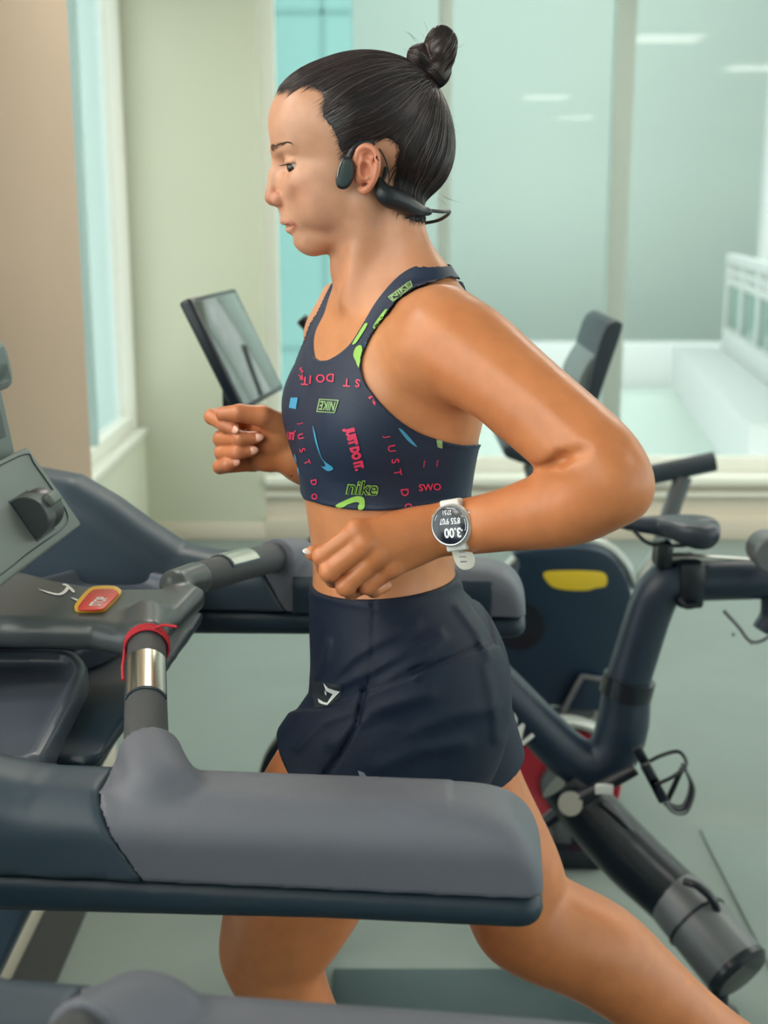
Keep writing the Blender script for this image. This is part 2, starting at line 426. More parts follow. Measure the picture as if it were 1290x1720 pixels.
def surface(fn, lo, hi, h, newton=1, keep=None, B=4):
    """extract the zero surface of fn in a box: sparse evaluation + surface nets + projection"""
    lo = np.asarray(lo, float); hi = np.asarray(hi, float)
    nb = np.maximum(1, np.ceil((hi-lo)/(h*B)).astype(int))
    bi = np.stack(np.meshgrid(*[np.arange(n) for n in nb], indexing='ij'), -1).reshape(-1, 3)
    bc = (lo + (bi+.5)*B*h).astype(np.float32)
    fc = fn(bc)
    act = np.abs(fc) < B*h*.87*1.35 + h
    n = nb*B
    val = np.repeat(np.repeat(np.repeat(np.where(fc.reshape(nb) < 0, -1, 1).astype(np.float32), B, 0), B, 1), B, 2)
    off = np.stack(np.meshgrid(*[np.arange(B)]*3, indexing='ij'), -1).reshape(-1, 3)
    ab = bi[act]; ab = ab[np.lexsort((ab[:,2], ab[:,1]//6, ab[:,0]//6))]
    for s in range(0, len(ab), 180):
        idx = (ab[s:s+180, None, :]*B + off[None]).reshape(-1, 3)
        v = fn((lo + idx*h).astype(np.float32))
        val[idx[:,0], idx[:,1], idx[:,2]] = v
    ins = val < 0
    cnt = np.zeros(n-1, np.int8)
    for dx in (0,1):
        for dy in (0,1):
            for dz in (0,1): cnt += ins[dx:n[0]-1+dx, dy:n[1]-1+dy, dz:n[2]-1+dz]
    cells = np.argwhere((cnt > 0) & (cnt < 8))
    corner = np.array([(i>>2&1, i>>1&1, i&1) for i in range(8)])
    cv = np.stack([val[cells[:,0]+c[0], cells[:,1]+c[1], cells[:,2]+c[2]] for c in corner], 1)
    acc = np.zeros((len(cells),3)); num = np.zeros(len(cells))
    for i in range(8):
        for j in range(i+1, 8):
            if bin(i^j).count('1') != 1: continue
            a, b = cv[:,i], cv[:,j]; m = (a < 0) != (b < 0)
            t = np.where(m, a/(a-b+1e-20), 0)
            acc += np.where(m[:,None], corner[i]+(corner[j]-corner[i])*t[:,None], 0); num += m
    V = lo + (cells + acc/num[:,None])*h
    imap = np.full(n-1, -1, np.int32); imap[cells[:,0], cells[:,1], cells[:,2]] = np.arange(len(cells))
    Q = []
    for ax in range(3):
        o1, o2 = [(1,2),(2,0),(0,1)][ax]
        sl0 = [slice(None)]*3; sl1 = [slice(None)]*3; sl0[ax] = slice(0,-1); sl1[ax] = slice(1,None)
        ch = np.argwhere(ins[tuple(sl0)] != ins[tuple(sl1)])
        ok = (ch[:,o1] > 0) & (ch[:,o2] > 0) & (ch[:,o1] < n[o1]-1) & (ch[:,o2] < n[o2]-1)
        ch = ch[ok]
        e1 = np.zeros(3,int); e1[o1] = 1; e2 = np.zeros(3,int); e2[o2] = 1
        g = lambda c: imap[c[:,0], c[:,1], c[:,2]]
        q = np.stack([g(ch-e1-e2), g(ch-e2), g(ch), g(ch-e1)], 1)
        flip = ~ins[ch[:,0], ch[:,1], ch[:,2]]
        q[flip] = q[flip][:, ::-1]
        Q.append(q)
    Q = np.concatenate(Q); Q = Q[(Q >= 0).all(1)]
    for _ in range(newton):
        if _ == 0:
            cb = (cells//16); pm = np.lexsort((cells[:,2], cells[:,1], cb[:,2], cb[:,1], cb[:,0])); V = V[pm]; inv = np.empty(len(pm), int); inv[pm] = np.arange(len(pm)); Q = inv[Q]
        p = V.astype(np.float32); e = np.float32(h*.5)
        f0 = fn(p); gr = np.zeros_like(p)
        for i in range(3):
            d = np.zeros(3, np.float32); d[i] = e
            gr[:,i] = (fn(p+d)-f0)/e
        g2 = (gr*gr).sum(1)+1e-6
        st = -(f0/g2)[:,None]*gr
        L = np.linalg.norm(st, axis=1); st *= np.minimum(1, h*.6/(L+1e-9))[:,None]
        V = V + st
    if keep is not None:
        c = V[Q].mean(1); Q = Q[keep(c)]
        used = np.zeros(len(V), bool); used[Q.ravel()] = True
        re = np.cumsum(used)-1; V = V[used]; Q = re[Q]
    return V, Q

def poly_sd(x, y, poly):
    """signed distance (negative inside) to a closed 2D polygon"""
    poly = np.asarray(poly, float); n = len(poly)
    d = np.full(x.shape, 1e9); ins = np.zeros(x.shape, bool)
    for i in range(n):
        ax, ay = poly[i]; bx, by = poly[(i+1) % n]
        ex, ey = bx-ax, by-ay; wx, wy = x-ax, y-ay
        t = np.clip((wx*ex+wy*ey)/(ex*ex+ey*ey+1e-12), 0, 1)
        d = np.minimum(d, (wx-ex*t)**2+(wy-ey*t)**2)
        c = ((ay > y) != (by > y))
        with np.errstate(divide='ignore', invalid='ignore'):
            ins ^= c & (x < (bx-ax)*(y-ay)/(by-ay+1e-12)+ax)
    d = np.sqrt(d)
    return np.where(ins, -d, d)
def line_sd(x, y, pts):
    d = np.full(x.shape, 1e9)
    for (ax, ay), (bx, by) in zip(pts[:-1], pts[1:]):
        ex, ey = bx-ax, by-ay; wx, wy = x-ax, y-ay
        t = np.clip((wx*ex+wy*ey)/(ex*ex+ey*ey+1e-12), 0, 1)
        d = np.minimum(d, (wx-ex*t)**2+(wy-ey*t)**2)
    return np.sqrt(d)

class PolyGrid:
    """signed distance to a polygon, sampled once on a pixel grid and then looked up"""
    def __init__(self, poly, lo, hi, st=1.5):
        self.lo, self.st = lo, st
        xs = np.arange(lo[0], hi[0], st); ys = np.arange(lo[1], hi[1], st); self.n = (len(xs), len(ys))
        X, Y = np.meshgrid(xs, ys, indexing='ij'); self.g = poly_sd(X.ravel(), Y.ravel(), poly).reshape(self.n).astype(np.float32)
    def __call__(self, x, y):
        a = np.clip((x-self.lo[0])/self.st, 0, self.n[0]-1.001); b = np.clip((y-self.lo[1])/self.st, 0, self.n[1]-1.001)
        i = a.astype(int); j = b.astype(int); u = a-i; v = b-j; g = self.g
        return g[i,j]*(1-u)*(1-v)+g[i+1,j]*u*(1-v)+g[i,j+1]*(1-u)*v+g[i+1,j+1]*u*v

# ================================================================== THE RUNNER
YP = 1.50                                   # her sagittal plane
def Sx(px, py, Y, rpx): p = P(px, py, Y); return p, rpx*zc(p)/F_PX
def Sm(px, py, Y, r): return P(px, py, Y), r

# ---- head frame: u forward, v to her left (towards the lens), w up; units = pixels at her depth
HTH = math.radians(12.0); HYAW = math.radians(0.0)
HO = P(610, 285, YP); HS = SC(610, 285, YP)
_fw = np.array([-math.cos(HTH), 0, -math.sin(HTH)]); _up = np.array([-math.sin(HTH), 0, math.cos(HTH)]); _lf = np.array([0,-1.0,0])
def _rz(v, a): c, s = math.cos(a), math.sin(a); return np.array([c*v[0]-s*v[1], s*v[0]+c*v[1], v[2]])
_fw, _up, _lf = _rz(_fw, HYAW), _rz(_up, HYAW), _rz(_lf, HYAW)
HR = np.stack([_fw, _lf, _up])              # rows = local axes
def Hd(u, v, w): return HO + HS*(u*_fw + v*_lf + w*_up)
def hell(F, c, r, k, op='u', rot=None):
    R = HR if rot is None else rot@HR
    F.ell(Hd(*c), np.array(r)*HS, k*HS, R, op)
def hcap(F, a, b, ra, rb, k, op='u'): F.cap(Hd(*a), Hd(*b), ra*HS, rb*HS, k*HS, op)
def rotv(a):        # rotate about local v axis (u,w plane)
    c, s = math.cos(a), math.sin(a); return np.array([[c,0,s],[0,1,0],[-s,0,c]])
def rotw(a):
    c, s = math.cos(a), math.sin(a); return np.array([[c,s,0],[-s,c,0],[0,0,1]])

HEAD = Field()
hell(HEAD, (-5,0,70), (141,106,110), 1)                    # cranium
hell(HEAD, (60,0,92), (78,86,75), 22)                      # forehead
hell(HEAD, (-78,0,20), (72,88,80), 30)                     # occiput
hell(HEAD, (40,0,-10), (92,84,92), 24)                     # core of the face
hell(HEAD, (84,0,-5), (58,72,62), 22)                      # mid face
hell(HEAD, (99,0,-52), (47,46,46), 20)                     # muzzle
hcap(HEAD, (141,0,-34), (138,0,-56), 13, 13, 16)
hcap(HEAD, (128,0,-64), (120,0,-86), 14, 16, 16)
hell(HEAD, (111,0,-91), (28,26,25.5), 18)                    # chin
for s in (1,-1):
    hcap(HEAD, (104,11*s,-97), (34,58*s,-80), 21, 15, 18)  # jaw body
    hcap(HEAD, (34,58*s,-80), (10,75*s,-50), 15, 14, 20)
    hcap(HEAD, (10,75*s,-50), (0,84*s,10), 14, 13, 18)      # ramus
    hell(HEAD, (88,56*s,3), (34,26*s if s>0 else 26,22), 18)        # cheekbone
    hell(HEAD, (70,52*s,-44), (40,28,36), 22)
    hell(HEAD, (52,66*s,-26), (44,22,44), 24)              # cheek
    hcap(HEAD, (134,10*s,60), (104,62*s,58), 9, 8, 14)     # brow ridge
    hell(HEAD, (133,44*s,31), (22,25,15), 13, 's')         # eye socket
# nose
hcap(HEAD, (133,0,52), (146,0,22), 9, 10, 12)
hcap(HEAD, (146,0,22), (160.5,0,-12), 10.5, 12.0, 8)
hcap(HEAD, (158,0,-18), (147,0,-28), 8, 6, 6)
for s in (1,-1):
    hell(HEAD, (108,36*s,-4), (20,20,20), 16)
    hell(HEAD, (146,16.5*s,-17), (16,10,12.5), 5)
    hell(HEAD, (133,13*s,5), (12,10,16), 10)
    hell(HEAD, (152,8.5*s,-30), (8,4.2,6), 3, 's')
    hell(HEAD, (129,26*s,-20), (5,4,11), 5, 's')            # crease beside the wing
# lips
LIPU = [((126,29,-62),2.2),((137,20,-58),4.4),((146.5,8,-53.5),6.2),((148,0,-54.5),5.9),((146.5,-8,-53.5),6.2),((137,-20,-58),4.4),((126,-29,-62),2.2)]
LIPL = [((126,28,-64),2.2),((133,18,-69.5),5.2),((139,7,-72),7.4),((140,0,-72),7.6),((139,-7,-72),7.4),((133,-18,-69.5),5.2),((126,-28,-64),2.2)]
for L in (LIPU, LIPL):
    HEAD.chain_s([(Hd(*a), r*HS) for a, r in L], k=4*HS, n=3)
SLIT = [((128,29,-62.5),1.0),((140,18,-63),2.6),((153,0,-63),3.8),((140,-18,-63),2.6),((128,-29,-62.5),1.0)]
HEAD.chain([(Hd(*a), r*HS) for a, r in SLIT], k=2.0*HS, op='s')
hell(HEAD, (150,0,-84), (9,18,6), 10, 's')                 # dip under the lower lip
hell(HEAD, (161,0,-41), (7,4,9), 6, 's')                  # philtrum
# eyelids
EYE = (105, 44, 28)
for s in (1,-1):
    e = (EYE[0], EYE[1]*s, EYE[2])
    hell(HEAD, e, (20.6,20.6,20.2), 9)
    hell(HEAD, (e[0]+11, e[1]+7*s, e[2]-1.5), (18,24,7.6), 2.0, 's', rot=rotv(math.radians(-8)))
    hcap(HEAD, (e[0]+15, e[1]-13*s, e[2]+8.5), (e[0]+4, e[1]+20*s, e[2]+7), 3.2, 2.8, 5)   # upper lid fold
EAR = Field()
# ears (outline traced from the side, standing off the head)
def EP(px, py, off): return P(px, py, YP-.0665-off)
for s in (1,-1):
    def ep(px, py, off):
        p = EP(px, py, off).copy()
        if s < 0: p[1] = 2*YP - p[1]
        return p
    m = SC(612, 285, 1.42)
    EAR.chain([(ep(606,300,.006), 11*m), (ep(618,285,.010), 17*m), (ep(617,264,.010), 16*m)], k=.004)
    hel = [(603,284,.008,2.8),(599,270,.012,3.6),(602,254,.014,4.2),(613,246,.016,4.6),(625,249,.019,4.6),(633,261,.021,4.6),(634.5,280,.021,4.2),(631,297,.018,3.8),(624,310,.014,4.0),(613,320,.010,5.6),(604,318,.007,4.2)]
    EAR.chain_s([(ep(a,b,c), r*m) for a,b,c,r in hel], k=.0022)
    EAR.add(f_ell(ep(613,286,.022), np.array([10.5,17,16])*m), .003, 's')            # concha
    EAR.add(f_ell(ep(616,262,.024), np.array([10,15,9.5])*m), .003, 's')
    EAR.chain_s([(ep(608,266,.012),3*m),(ep(622,274,.015),3.4*m),(ep(624,290,.014),3.4*m),(ep(617,304,.011),3.4*m)], k=.0025)
    EAR.chain([(ep(600,288,.009),4.2*m),(ep(600,297,.009),3.6*m)], k=.003)
# neck
NECK = Field()
NECK.chain([Sm(628,350,YP,.050), Sm(640,410,YP,.0515), Sm(655,470,YP,.056), Sm(668,520,YP,.06)], k=.01)
for s in (1,-1):
    NECK.cap(P(624,335,YP-.05*s), P(588,505,YP-.026*s-.01), .011, .010, .014)
    NECK.cap(P(665,330,YP-.03*s), P(705,460,YP-.045*s), .018, .022, .02)
NECK.ell(P(573,450,YP), (.012,.012,.016), .014)

# ---- torso loft
ROWS = np.array([
 (462,602,728,.080,26),(490,577,758,.112,28),(520,551,779,.132,28),(560,525,793,.140,27),(610,507,800,.138,26),(660,499,801,.133,25),
 (700,496,801,.128,24),(740,496,799,.124,22),(790,503,791,.117,21),(840,511,783,.115,16),(900,520,768,.113,10),(950,525,763,.117,5),
 (1000,525,776,.127,2),(1060,526,806,.140,-2),(1120,534,828,.146,-4),(1180,545,834,.146,-5),(1240,565,826,.142,-5),(1300,600,805,.12,-5)], float)
_T = []
for py, xf, xb, b, psi in ROWS:
    c = P((xf+xb)/2, py, YP); hw = (xb-xf)/2*zc(c)/F_PX; ps = math.radians(psi)
    a = math.sqrt(max(hw*hw-(b*math.sin(ps))**2, .03**2))/math.cos(ps)
    _T.append((c[2], c[0], a, b, ps))
_T = catmull(_T[::-1], 12)                  # bottom -> top
TZ, TX, TA, TB, TPSI = _T.T
def torso_frame(z):
    return np.interp(z, TZ, TX), np.interp(z, TZ, TA), np.interp(z, TZ, TB), np.interp(z, TZ, TPSI)
def torso_uv(p):
    cx, a, b, ps = torso_frame(p[:,2]); c, s = np.cos(ps), np.sin(ps)
    dx = p[:,0]-cx; dy = p[:,1]-YP
    return -dx*c-dy*s, dx*s-dy*c, a, b      # u forward, v to her left
def torso_mirror(p):                        # fold her right half onto her left half
    cx, a, b, ps = torso_frame(p[:,2]); c, s = np.cos(ps), np.sin(ps)
    dx = p[:,0]-cx; dy = p[:,1]-YP; v = dx*s-dy*c
    q = p.copy(); m = v < 0
    q[m,0] -= 2*v[m]*s[m]; q[m,1] += 2*v[m]*c[m]
    return q
def f_torso(p):
    u, v, a, b = torso_uv(p)
    k0 = np.sqrt((u/a)**2+(v/b)**2); k1 = np.sqrt((u/a**2)**2+(v/b**2)**2)+1e-6
    d = k0*(k0-1)/k1
    zt = np.maximum(TZ[0]-p[:,2], p[:,2]-TZ[-1])
    return smax(d, zt, .03)
TLO = np.array([TX.min()-.22, YP-.2, TZ[0]-.02]); THI = np.array([TX.max()+.22, YP+.2, TZ[-1]+.02])
def TP(py, u, v):                           # point in the torso frame at the height of pixel row py
    z = P(650, py, YP)[2]; cx, a, b, ps = torso_frame(z); c, s = math.cos(ps), math.sin(ps)
    return np.array([cx-u*c+v*s, YP-u*s-v*c, z])
TORSO = Field(); TORSO.add((f_torso, TLO, THI), .01)
for s in (1,-1):
    TORSO.ell(TP(690,.048,.064*s), (.050,.050,.052), .035)            # bust
    TORSO.cap(TP(494,-.012,.035*s), TP(530,-.010,.10*s), .027, .024, .04)   # trapezius
    TORSO.cap(TP(505,.045,.02*s), TP(500,.02,.13*s), .008, .010, .02)       # clavicle
    TORSO.cap(TP(560,.03,.05*s), TP(575,.02,.125*s), .028, .030, .04)       # chest muscle
    TORSO.ell(TP(610,-.040,.070*s), (.040,.040,.075), .04)            # shoulder blade
    TORSO.cap(TP(640,-.02,.12*s), TP(780,-.03,.095*s), .026, .02, .04)      # lat
    TORSO.ell(TP(1165,-.045,.066*s), (.054,.064,.085), .05)           # seat
TORSO.cap(TP(900,-.075,0), TP(620,-.08,0), .012, .012, .02)

# ---- arms
ARML = Field()
ARML.ell(P(744,566,1.380), (.050,.049,.050), .02)
ARML.chain_s([Sm(748,570,1.372,.0495), Sm(800,604,1.338,.0475), Sm(880,664,1.29,.0405), Sm(960,730,1.245,.0375), Sm(1010,782,1.215,.0370), Sm(1034,820,1.207,.0320)], k=.012)
ARML.ell(P(1055,832,1.207), (.014,.018,.016), .018)
ARML.chain_s([Sm(1028,815,1.207,.0345), Sm(965,846,1.235,.0355), Sm(900,862,1.265,.0320), Sm(840,875,1.295,.0265), Sm(800,882,1.312,.0240), Sm(752,889,1.325,.0235)], k=.012)
ARML.cap(P(868,702,1.30), P(940,762,1.245), .015, .017, .03)          # biceps
ARML.chain([Sm(905,786,1.238,.0022), Sm(945,771,1.203,.0040), Sm(972,760,1.184,.0034), Sm(996,749,1.176,.0014)], k=.010, op='s')
ARMR = Field()
ARMR.chain_s([Sm(602,552,1.615,.046), Sm(625,640,1.65,.044), Sm(660,830,1.70,.038)], k=.02)
ARMR.chain_s([Sm(660,835,1.70,.036), Sm(590,800,1.645,.034), Sm(530,775,1.60,.026), Sm(494,762,1.578,.0225)], k=.02)

# ---- hands
HANDL = Field()
HANDL.chain([Sm(800,882,1.312,.0245), Sm(752,889,1.325,.0225)], k=.01)
W0 = [(742,872,1.325,.017),(742,885,1.320,.018),(742,896,1.322,.018),(740,905,1.328,.016)]
MC = [(600,893,1.302,.0125),(611,914,1.297,.0125),(632,935,1.300,.012),(656,953,1.309,.0115)]
for a, b in zip(W0, MC): HANDL.cap(P(*a[:3]), P(*b[:3]), a[3], b[3], .012)
HANDL.ell(P(680,905,1.322), (.042,.014,.026), .015, Matrix.Rotation(math.radians(-20),3,'Y').transposed())
FL = [[(600,893,1.302,.0120),(542,934,1.301,.0105),(546,953,1.324,.0092),(566,950,1.345,.0075)],
      [(611,914,1.297,.0122),(553,960,1.293,.0105),(560,972,1.318,.0092),(585,966,1.340,.0075)],
      [(632,935,1.300,.0115),(580,985,1.295,.0100),(590,993,1.318,.0088),(614,986,1.338,.0072)],
      [(656,953,1.309,.0105),(617,984,1.305,.0092),(628,991,1.325,.0080),(648,984,1.342,.0065)],
      [(722,882,1.345,.0150),(640,908,1.350,.0125),(570,925,1.338,.0105),(526,929,1.328,.0085)]]
for f in FL: HANDL.chain([(P(*q[:3]), q[3]) for q in f], k=.0035)
for q in MC: HANDL.ell(P(q[0]+2, q[1]-2, q[2]-.003), (.0115,.011,.0115), .006)
HANDR = Field()
HANDR.chain([Sm(530,775,1.60,.026), Sm(494,762,1.578,.0215)], k=.01)
for x, y, Y, r in ((425,704,1.590,.011),(416,732,1.594,.0115),(418,757,1.592,.011),(426,778,1.588,.0105)):
    HANDR.cap(P(484,735+(y-740)*.5,1.580), P(x, y, Y), .018, r, .014)
HANDR.ell(P(452,752,1.575), (.028,.015,.030), .012)
HANDR.ell(P(464,728,1.562), (.022,.014,.022), .012)
FR = [[(425,704,1.590,.0110),(357,700,1.578,.0098),(378,714,1.556,.0088),(392,720,1.549,.0076)],
      [(416,732,1.594,.0115),(372,737,1.572,.0102),(404,737,1.546,.0092),(430,735,1.548,.0078)],
      [(418,757,1.592,.0110),(374,760,1.570,.0098),(400,760,1.546,.0088),(421,757,1.549,.0074)],
      [(426,778,1.588,.0100),(370,784,1.572,.0088),(382,781,1.553,.0078),(393,777,1.551,.0066)],
      [(474,716,1.562,.0165),(441,699,1.549,.0130),(402,694,1.545,.0108),(374,695,1.553,.0088)]]
for f in FR: HANDR.chain([(P(*q[:3]), q[3]) for q in f], k=.0035)

# ---- legs
LEGL = Field()
kL = P(452,1600,1.41)
aL = np.array([kL[0]+.085, kL[1]+.01, .285])
LEGL.chain_s([Sm(700,1165,1.43,.086), Sm(600,1305,1.415,.083), Sm(537,1400,1.41,.077), Sm(497,1505,1.41,.066), (kL, .053)], k=.03)
LEGL.ell(P(420,1603,1.41), (.024,.030,.032), .016)
LEGL.chain_s([(kL, .050), (kL+np.array([.022,0,-.07]), .0455), (kL+np.array([.042,0,-.14]), .0485), (kL+np.array([.066,.005,-.23]), .043), (aL, .031), (aL+np.array([.0,0,-.06]), .033)], k=.02)
LEGL.cap(kL+np.array([.02,-.03,.06]), kL+np.array([.035,-.028,-.05]), .016, .013, .02)      # tendon at the outside of the knee
LEGR = Field()
kR = P(878,1545,1.585)
aR = P(1278,1790,1.60)
LEGR.chain_s([Sm(705,1150,1.57,.084), Sm(768,1320,1.58,.0745), Sm(848,1460,1.585,.064), (kR, .053)], k=.03)
LEGR.ell(P(860,1556,1.585), (.036,.036,.034), .03)
LEGR.chain_s([(kR, .053), Sm(925,1565,1.585,.056), Sm(1005,1600,1.59,.057), Sm(1090,1668,1.595,.049), Sm(1190,1738,1.60,.036), (aR, .031), (aR+np.array([.045,0,.0]), .032)], k=.03)

def f_body(p):
    d = TORSO(p)
    d = smin(d, NECK(p), .035)
    d = smin(d, HEAD(p), .016)
    d = smin(d, ARML(p), .030); d = smin(d, ARMR(p), .025)
    d = smin(d, HANDL(p), .006); d = smin(d, HANDR(p), .006)
    d = smin(d, LEGL(p), .03); d = smin(d, LEGR(p), .03)
    return d
def f_skull(p): return smin(smin(NECK(p), TORSO(p), .035), HEAD(p), .016)
def f_headneck(p): return smin(f_skull(p), EAR(p), .004)

# ---- body mesh: head and hands at fine resolution, the rest coarser, all in one mesh
_pc, _pn = P(610, 424, YP), np.array([-.17, 0, 1.0]); _pn = _pn/np.linalg.norm(_pn)
def s_head(c): return (c-_pc)@_pn
_wl, _nl = P(770, 886, 1.32), P(700,905,1.31)-P(800,880,1.312); _nl /= np.linalg.norm(_nl)
def s_hl(c): return np.where((c[:,1] < 1.372) & (c[:,2] < P(700,840,1.3)[2]) & (c[:,2] > P(700,1020,1.3)[2]) & (HANDL(c.astype(np.float32)) < .008) & (c[:,0] < P(790,880,1.32)[0]), (c-_wl)@_nl, -1.0)
_wr, _nr = P(500, 764, 1.582), P(450,745,1.57)-P(530,775,1.6); _nr /= np.linalg.norm(_nr)
def s_hr(c): return np.where((c[:,2] > P(450,830,1.58)[2]) & (c[:,2] < P(450,650,1.58)[2]) & (c[:,0] < P(505,760,1.58)[0]) & (HANDR(c.astype(np.float32)) < .008), (c-_wr)@_nr, -1.0)
hl, hh = HEAD.bounds()
meshes = []
meshes.append(surface(f_headneck, hl-[.02,.02,.03], hh+[.02,.02,.02], .0018, keep=lambda c: s_head(c) > -.002))
f_hl = lambda p: smin(ARML(p), HANDL(p), .006)
f_hr = lambda p: smin(ARMR(p), HANDR(p), .006)
lo, hi = HANDL.bounds(); meshes.append(surface(f_hl, lo-.01, hi+.01, .0015, keep=lambda c: s_hl(c) > -.001))
lo, hi = HANDR.bounds(); meshes.append(surface(f_hr, lo-.01, hi+.01, .0015, keep=lambda c: s_hr(c) > -.001))
def keep_body(c): return (s_head(c) < .002) & (s_hl(c) < .0015) & (s_hr(c) < .0015)
blo = np.array([min(P(330,800,1.55)[0], TLO[0]), 1.14, .20]); bhi = np.array([aR[0]+.12, 1.76, hh[2]+.02])
meshes.append(surface(f_body, blo, bhi, .0046, keep=keep_body))
V = []; Fc = []; o = 0
for v, q in meshes: V.append(v); Fc.append(q+o); o += len(v)
BV = np.concatenate(V); BF = np.concatenate(Fc)

from mathutils.geometry import tessellate_polygon
# ------------------------------------------------------------------ skin material + body object
def skin_material():
    m = bpy.data.materials.new('skin'); m.use_nodes = True; nt = m.node_tree; b = nt.nodes['Principled BSDF']
    at = nt.nodes.new('ShaderNodeAttribute'); at.attribute_name = 'tone'
    tc = nt.nodes.new('ShaderNodeTexCoord')
    n = nt.nodes.new('ShaderNodeTexNoise'); n.inputs['Scale'].default_value = 38; n.inputs['Detail'].default_value = 5
    nt.links.new(tc.outputs['Object'], n.inputs['Vector'])
    mx = nt.nodes.new('ShaderNodeMix'); mx.data_type = 'RGBA'; mx.blend_type = 'MULTIPLY'; mx.inputs[0].default_value = 1
    rm = nt.nodes.new('ShaderNodeValToRGB'); rm.color_ramp.elements[0].color = (.90,.86,.84,1); rm.color_ramp.elements[0].position = .3
    rm.color_ramp.elements[1].color = (1.05,1.03,1.02,1); rm.color_ramp.elements[1].position = .7
    nt.links.new(n.outputs['Fac'], rm.inputs[0]); nt.links.new(at.outputs['Color'], mx.inputs[6]); nt.links.new(rm.outputs[0], mx.inputs[7])
    nt.links.new(mx.outputs[2], b.inputs['Base Color'])
    b.inputs['Roughness'].default_value = .42; b.inputs['Specular IOR Level'].default_value = .45
    b.inputs['Subsurface Weight'].default_value = .0; b.inputs['Subsurface Radius'].default_value = (1.0,.35,.18); b.inputs['Subsurface Scale'].default_value = .006
    n2 = nt.nodes.new('ShaderNodeTexNoise'); n2.inputs['Scale'].default_value = 700; n2.inputs['Detail'].default_value = 3
    nt.links.new(tc.outputs['Object'], n2.inputs['Vector'])
    bp = nt.nodes.new('ShaderNodeBump'); bp.inputs['Strength'].default_value = .10; bp.inputs['Distance'].default_value = .001
    nt.links.new(n2.outputs['Fac'], bp.inputs['Height']); nt.links.new(bp.outputs[0], b.inputs['Normal'])
    rr = nt.nodes.new('ShaderNodeMapRange'); rr.inputs[3].default_value = .26; rr.inputs[4].default_value = .46
    nt.links.new(n.outputs['Fac'], rr.inputs[0]); nt.links.new(rr.outputs[0], b.inputs['Roughness'])
    return m
M_SKIN = skin_material()
person = empty('person', (float(TX.mean()), YP, 0.235))
tag(person, 'dark-haired woman in patterned sports bra and black shorts running on a treadmill', 'person')
PINV = Matrix.Translation(-Vector(person.location))
def pchild(o):
    o.parent = person; o.matrix_parent_inverse = PINV; return o
body = pchild(mesh_np('body', BV, BF, M_SKIN))
# skin tones: warm cast of the light painted into the limbs, paler trunk and face, pinker nose / cheeks / ears / lips / knuckles
def blend(c, k, w): return c*(1-w[:,None]) + np.array(k)[None]*w[:,None]
limb = np.array(srgb(203,130,84)[:3]); trunk = np.array(srgb(212,148,104)[:3]); face = np.array(srgb(210,158,130)[:3])
tone = np.repeat(limb[None], len(BV), 0)
p32 = BV.astype(np.float32)
dT = TORSO(p32); tone = blend(tone, trunk, np.clip(1-dT/.03, 0, 1)*.8)
sh = np.clip(s_head(BV)/.10+.65, 0, 1); tone = blend(tone, face, sh)
def near(pts, r): 
    d = np.full(len(BV), 9.0)
    for q in pts: d = np.minimum(d, np.linalg.norm(BV-q, axis=1))
    return np.clip(1-d/r, 0, 1)
rosy = srgb(205,112,86)[:3]
tone = blend(tone, rosy, near([Hd(168,0,-14), Hd(150,14,-18), Hd(150,-14,-18)], .018)*.6)
tone = blend(tone, rosy, near([Hd(95,62,-12), Hd(95,-62,-12)], .03)*.28)
tone = blend(tone, srgb(214,122,92)[:3], np.clip(1-EAR(p32)/.004, 0, 1)*sh*.6)
lipc = srgb(186,104,88)[:3]
for L in (LIPU, LIPL):
    pts = catmull([Hd(*a) for a, r in L], 6); tone = blend(tone, lipc, np.clip(near(pts, .0062)*2.0, 0, 1)*.85)
tone = blend(tone, srgb(215,132,100)[:3], near([P(*q[:3]) for q in MC]+[P(*f[1][:3]) for f in FL], .016)*.55)
tone = blend(tone, srgb(214,134,108)[:3], near([P(*q[:3]) for f in FR for q in f[1:]], .02)*.7)
ca = body.data.color_attributes.new('tone', 'FLOAT_COLOR', 'POINT')
ca.data.foreach_set('color', np.concatenate([tone, np.ones((len(BV),1))], 1).astype(np.float32).ravel())

# ------------------------------------------------------------------ sports bra
BRA_POLY = [(430,605),(535,606),(556,602),(576,589),(592,572),(611,541),(632,506),(662,470),(690,450),(722,441),(770,430),(790,470),(757,466),(735,471),(700,483),(670,501),(650,526),(630,552),(613,585),(606,610),(612,640),(635,672),(665,702),(700,725),(740,740),(780,748),(840,752),(840,832),(785,837),(740,847),(640,858),(560,852),(508,838),(430,822)]
BRA_POLY = [tuple(q) for q in catmull([np.array(q, float) for q in BRA_POLY], 3, closed=True)]
BRA_G = PolyGrid(BRA_POLY, (380,390), (900,900))
def f_trunk(p):
    d = smin(TORSO(p), NECK(p), .035); return smin(smin(d, ARML(p), .03), ARMR(p), .025)
def bra_region(p):
    q = torso_mirror(p); x, y = PX(q)
    r = BRA_G(x, y)*HS
    u, v, a, b = torso_uv(p)
    back = np.maximum(np.maximum(np.abs(v)-.045-np.maximum(0, .35*(p[:,2]-TP(560,0,0)[2])), u+.02), np.maximum(TP(850,0,0)[2]-p[:,2], p[:,2]-TP(470,0,0)[2]))
    return np.minimum(r, back)
zlim = TP(640,0,0)[2]
def f_bra(p):
    d = np.full(len(p), 1.0, np.float32)
    t = TORSO(p); m = (t < .04) & (t > -.03); d[:] = np.where(t < -.03, t, np.maximum(t, .02))
    if m.any():
        pm = p[m]; r = bra_region(pm)
        rim = np.clip(1+r/.006, 0, 1)                       # thin turned edge along neckline and armholes
        d[m] = smax(f_trunk(pm)-.0028-.0012*rim, np.maximum(r, t[m]-np.where(pm[:,2] < zlim, .009, .03)), .0012)
    dm = ~m & (t < 0)
    if dm.any(): d[dm] = np.maximum(t[dm], bra_region(p[dm]))
    return d
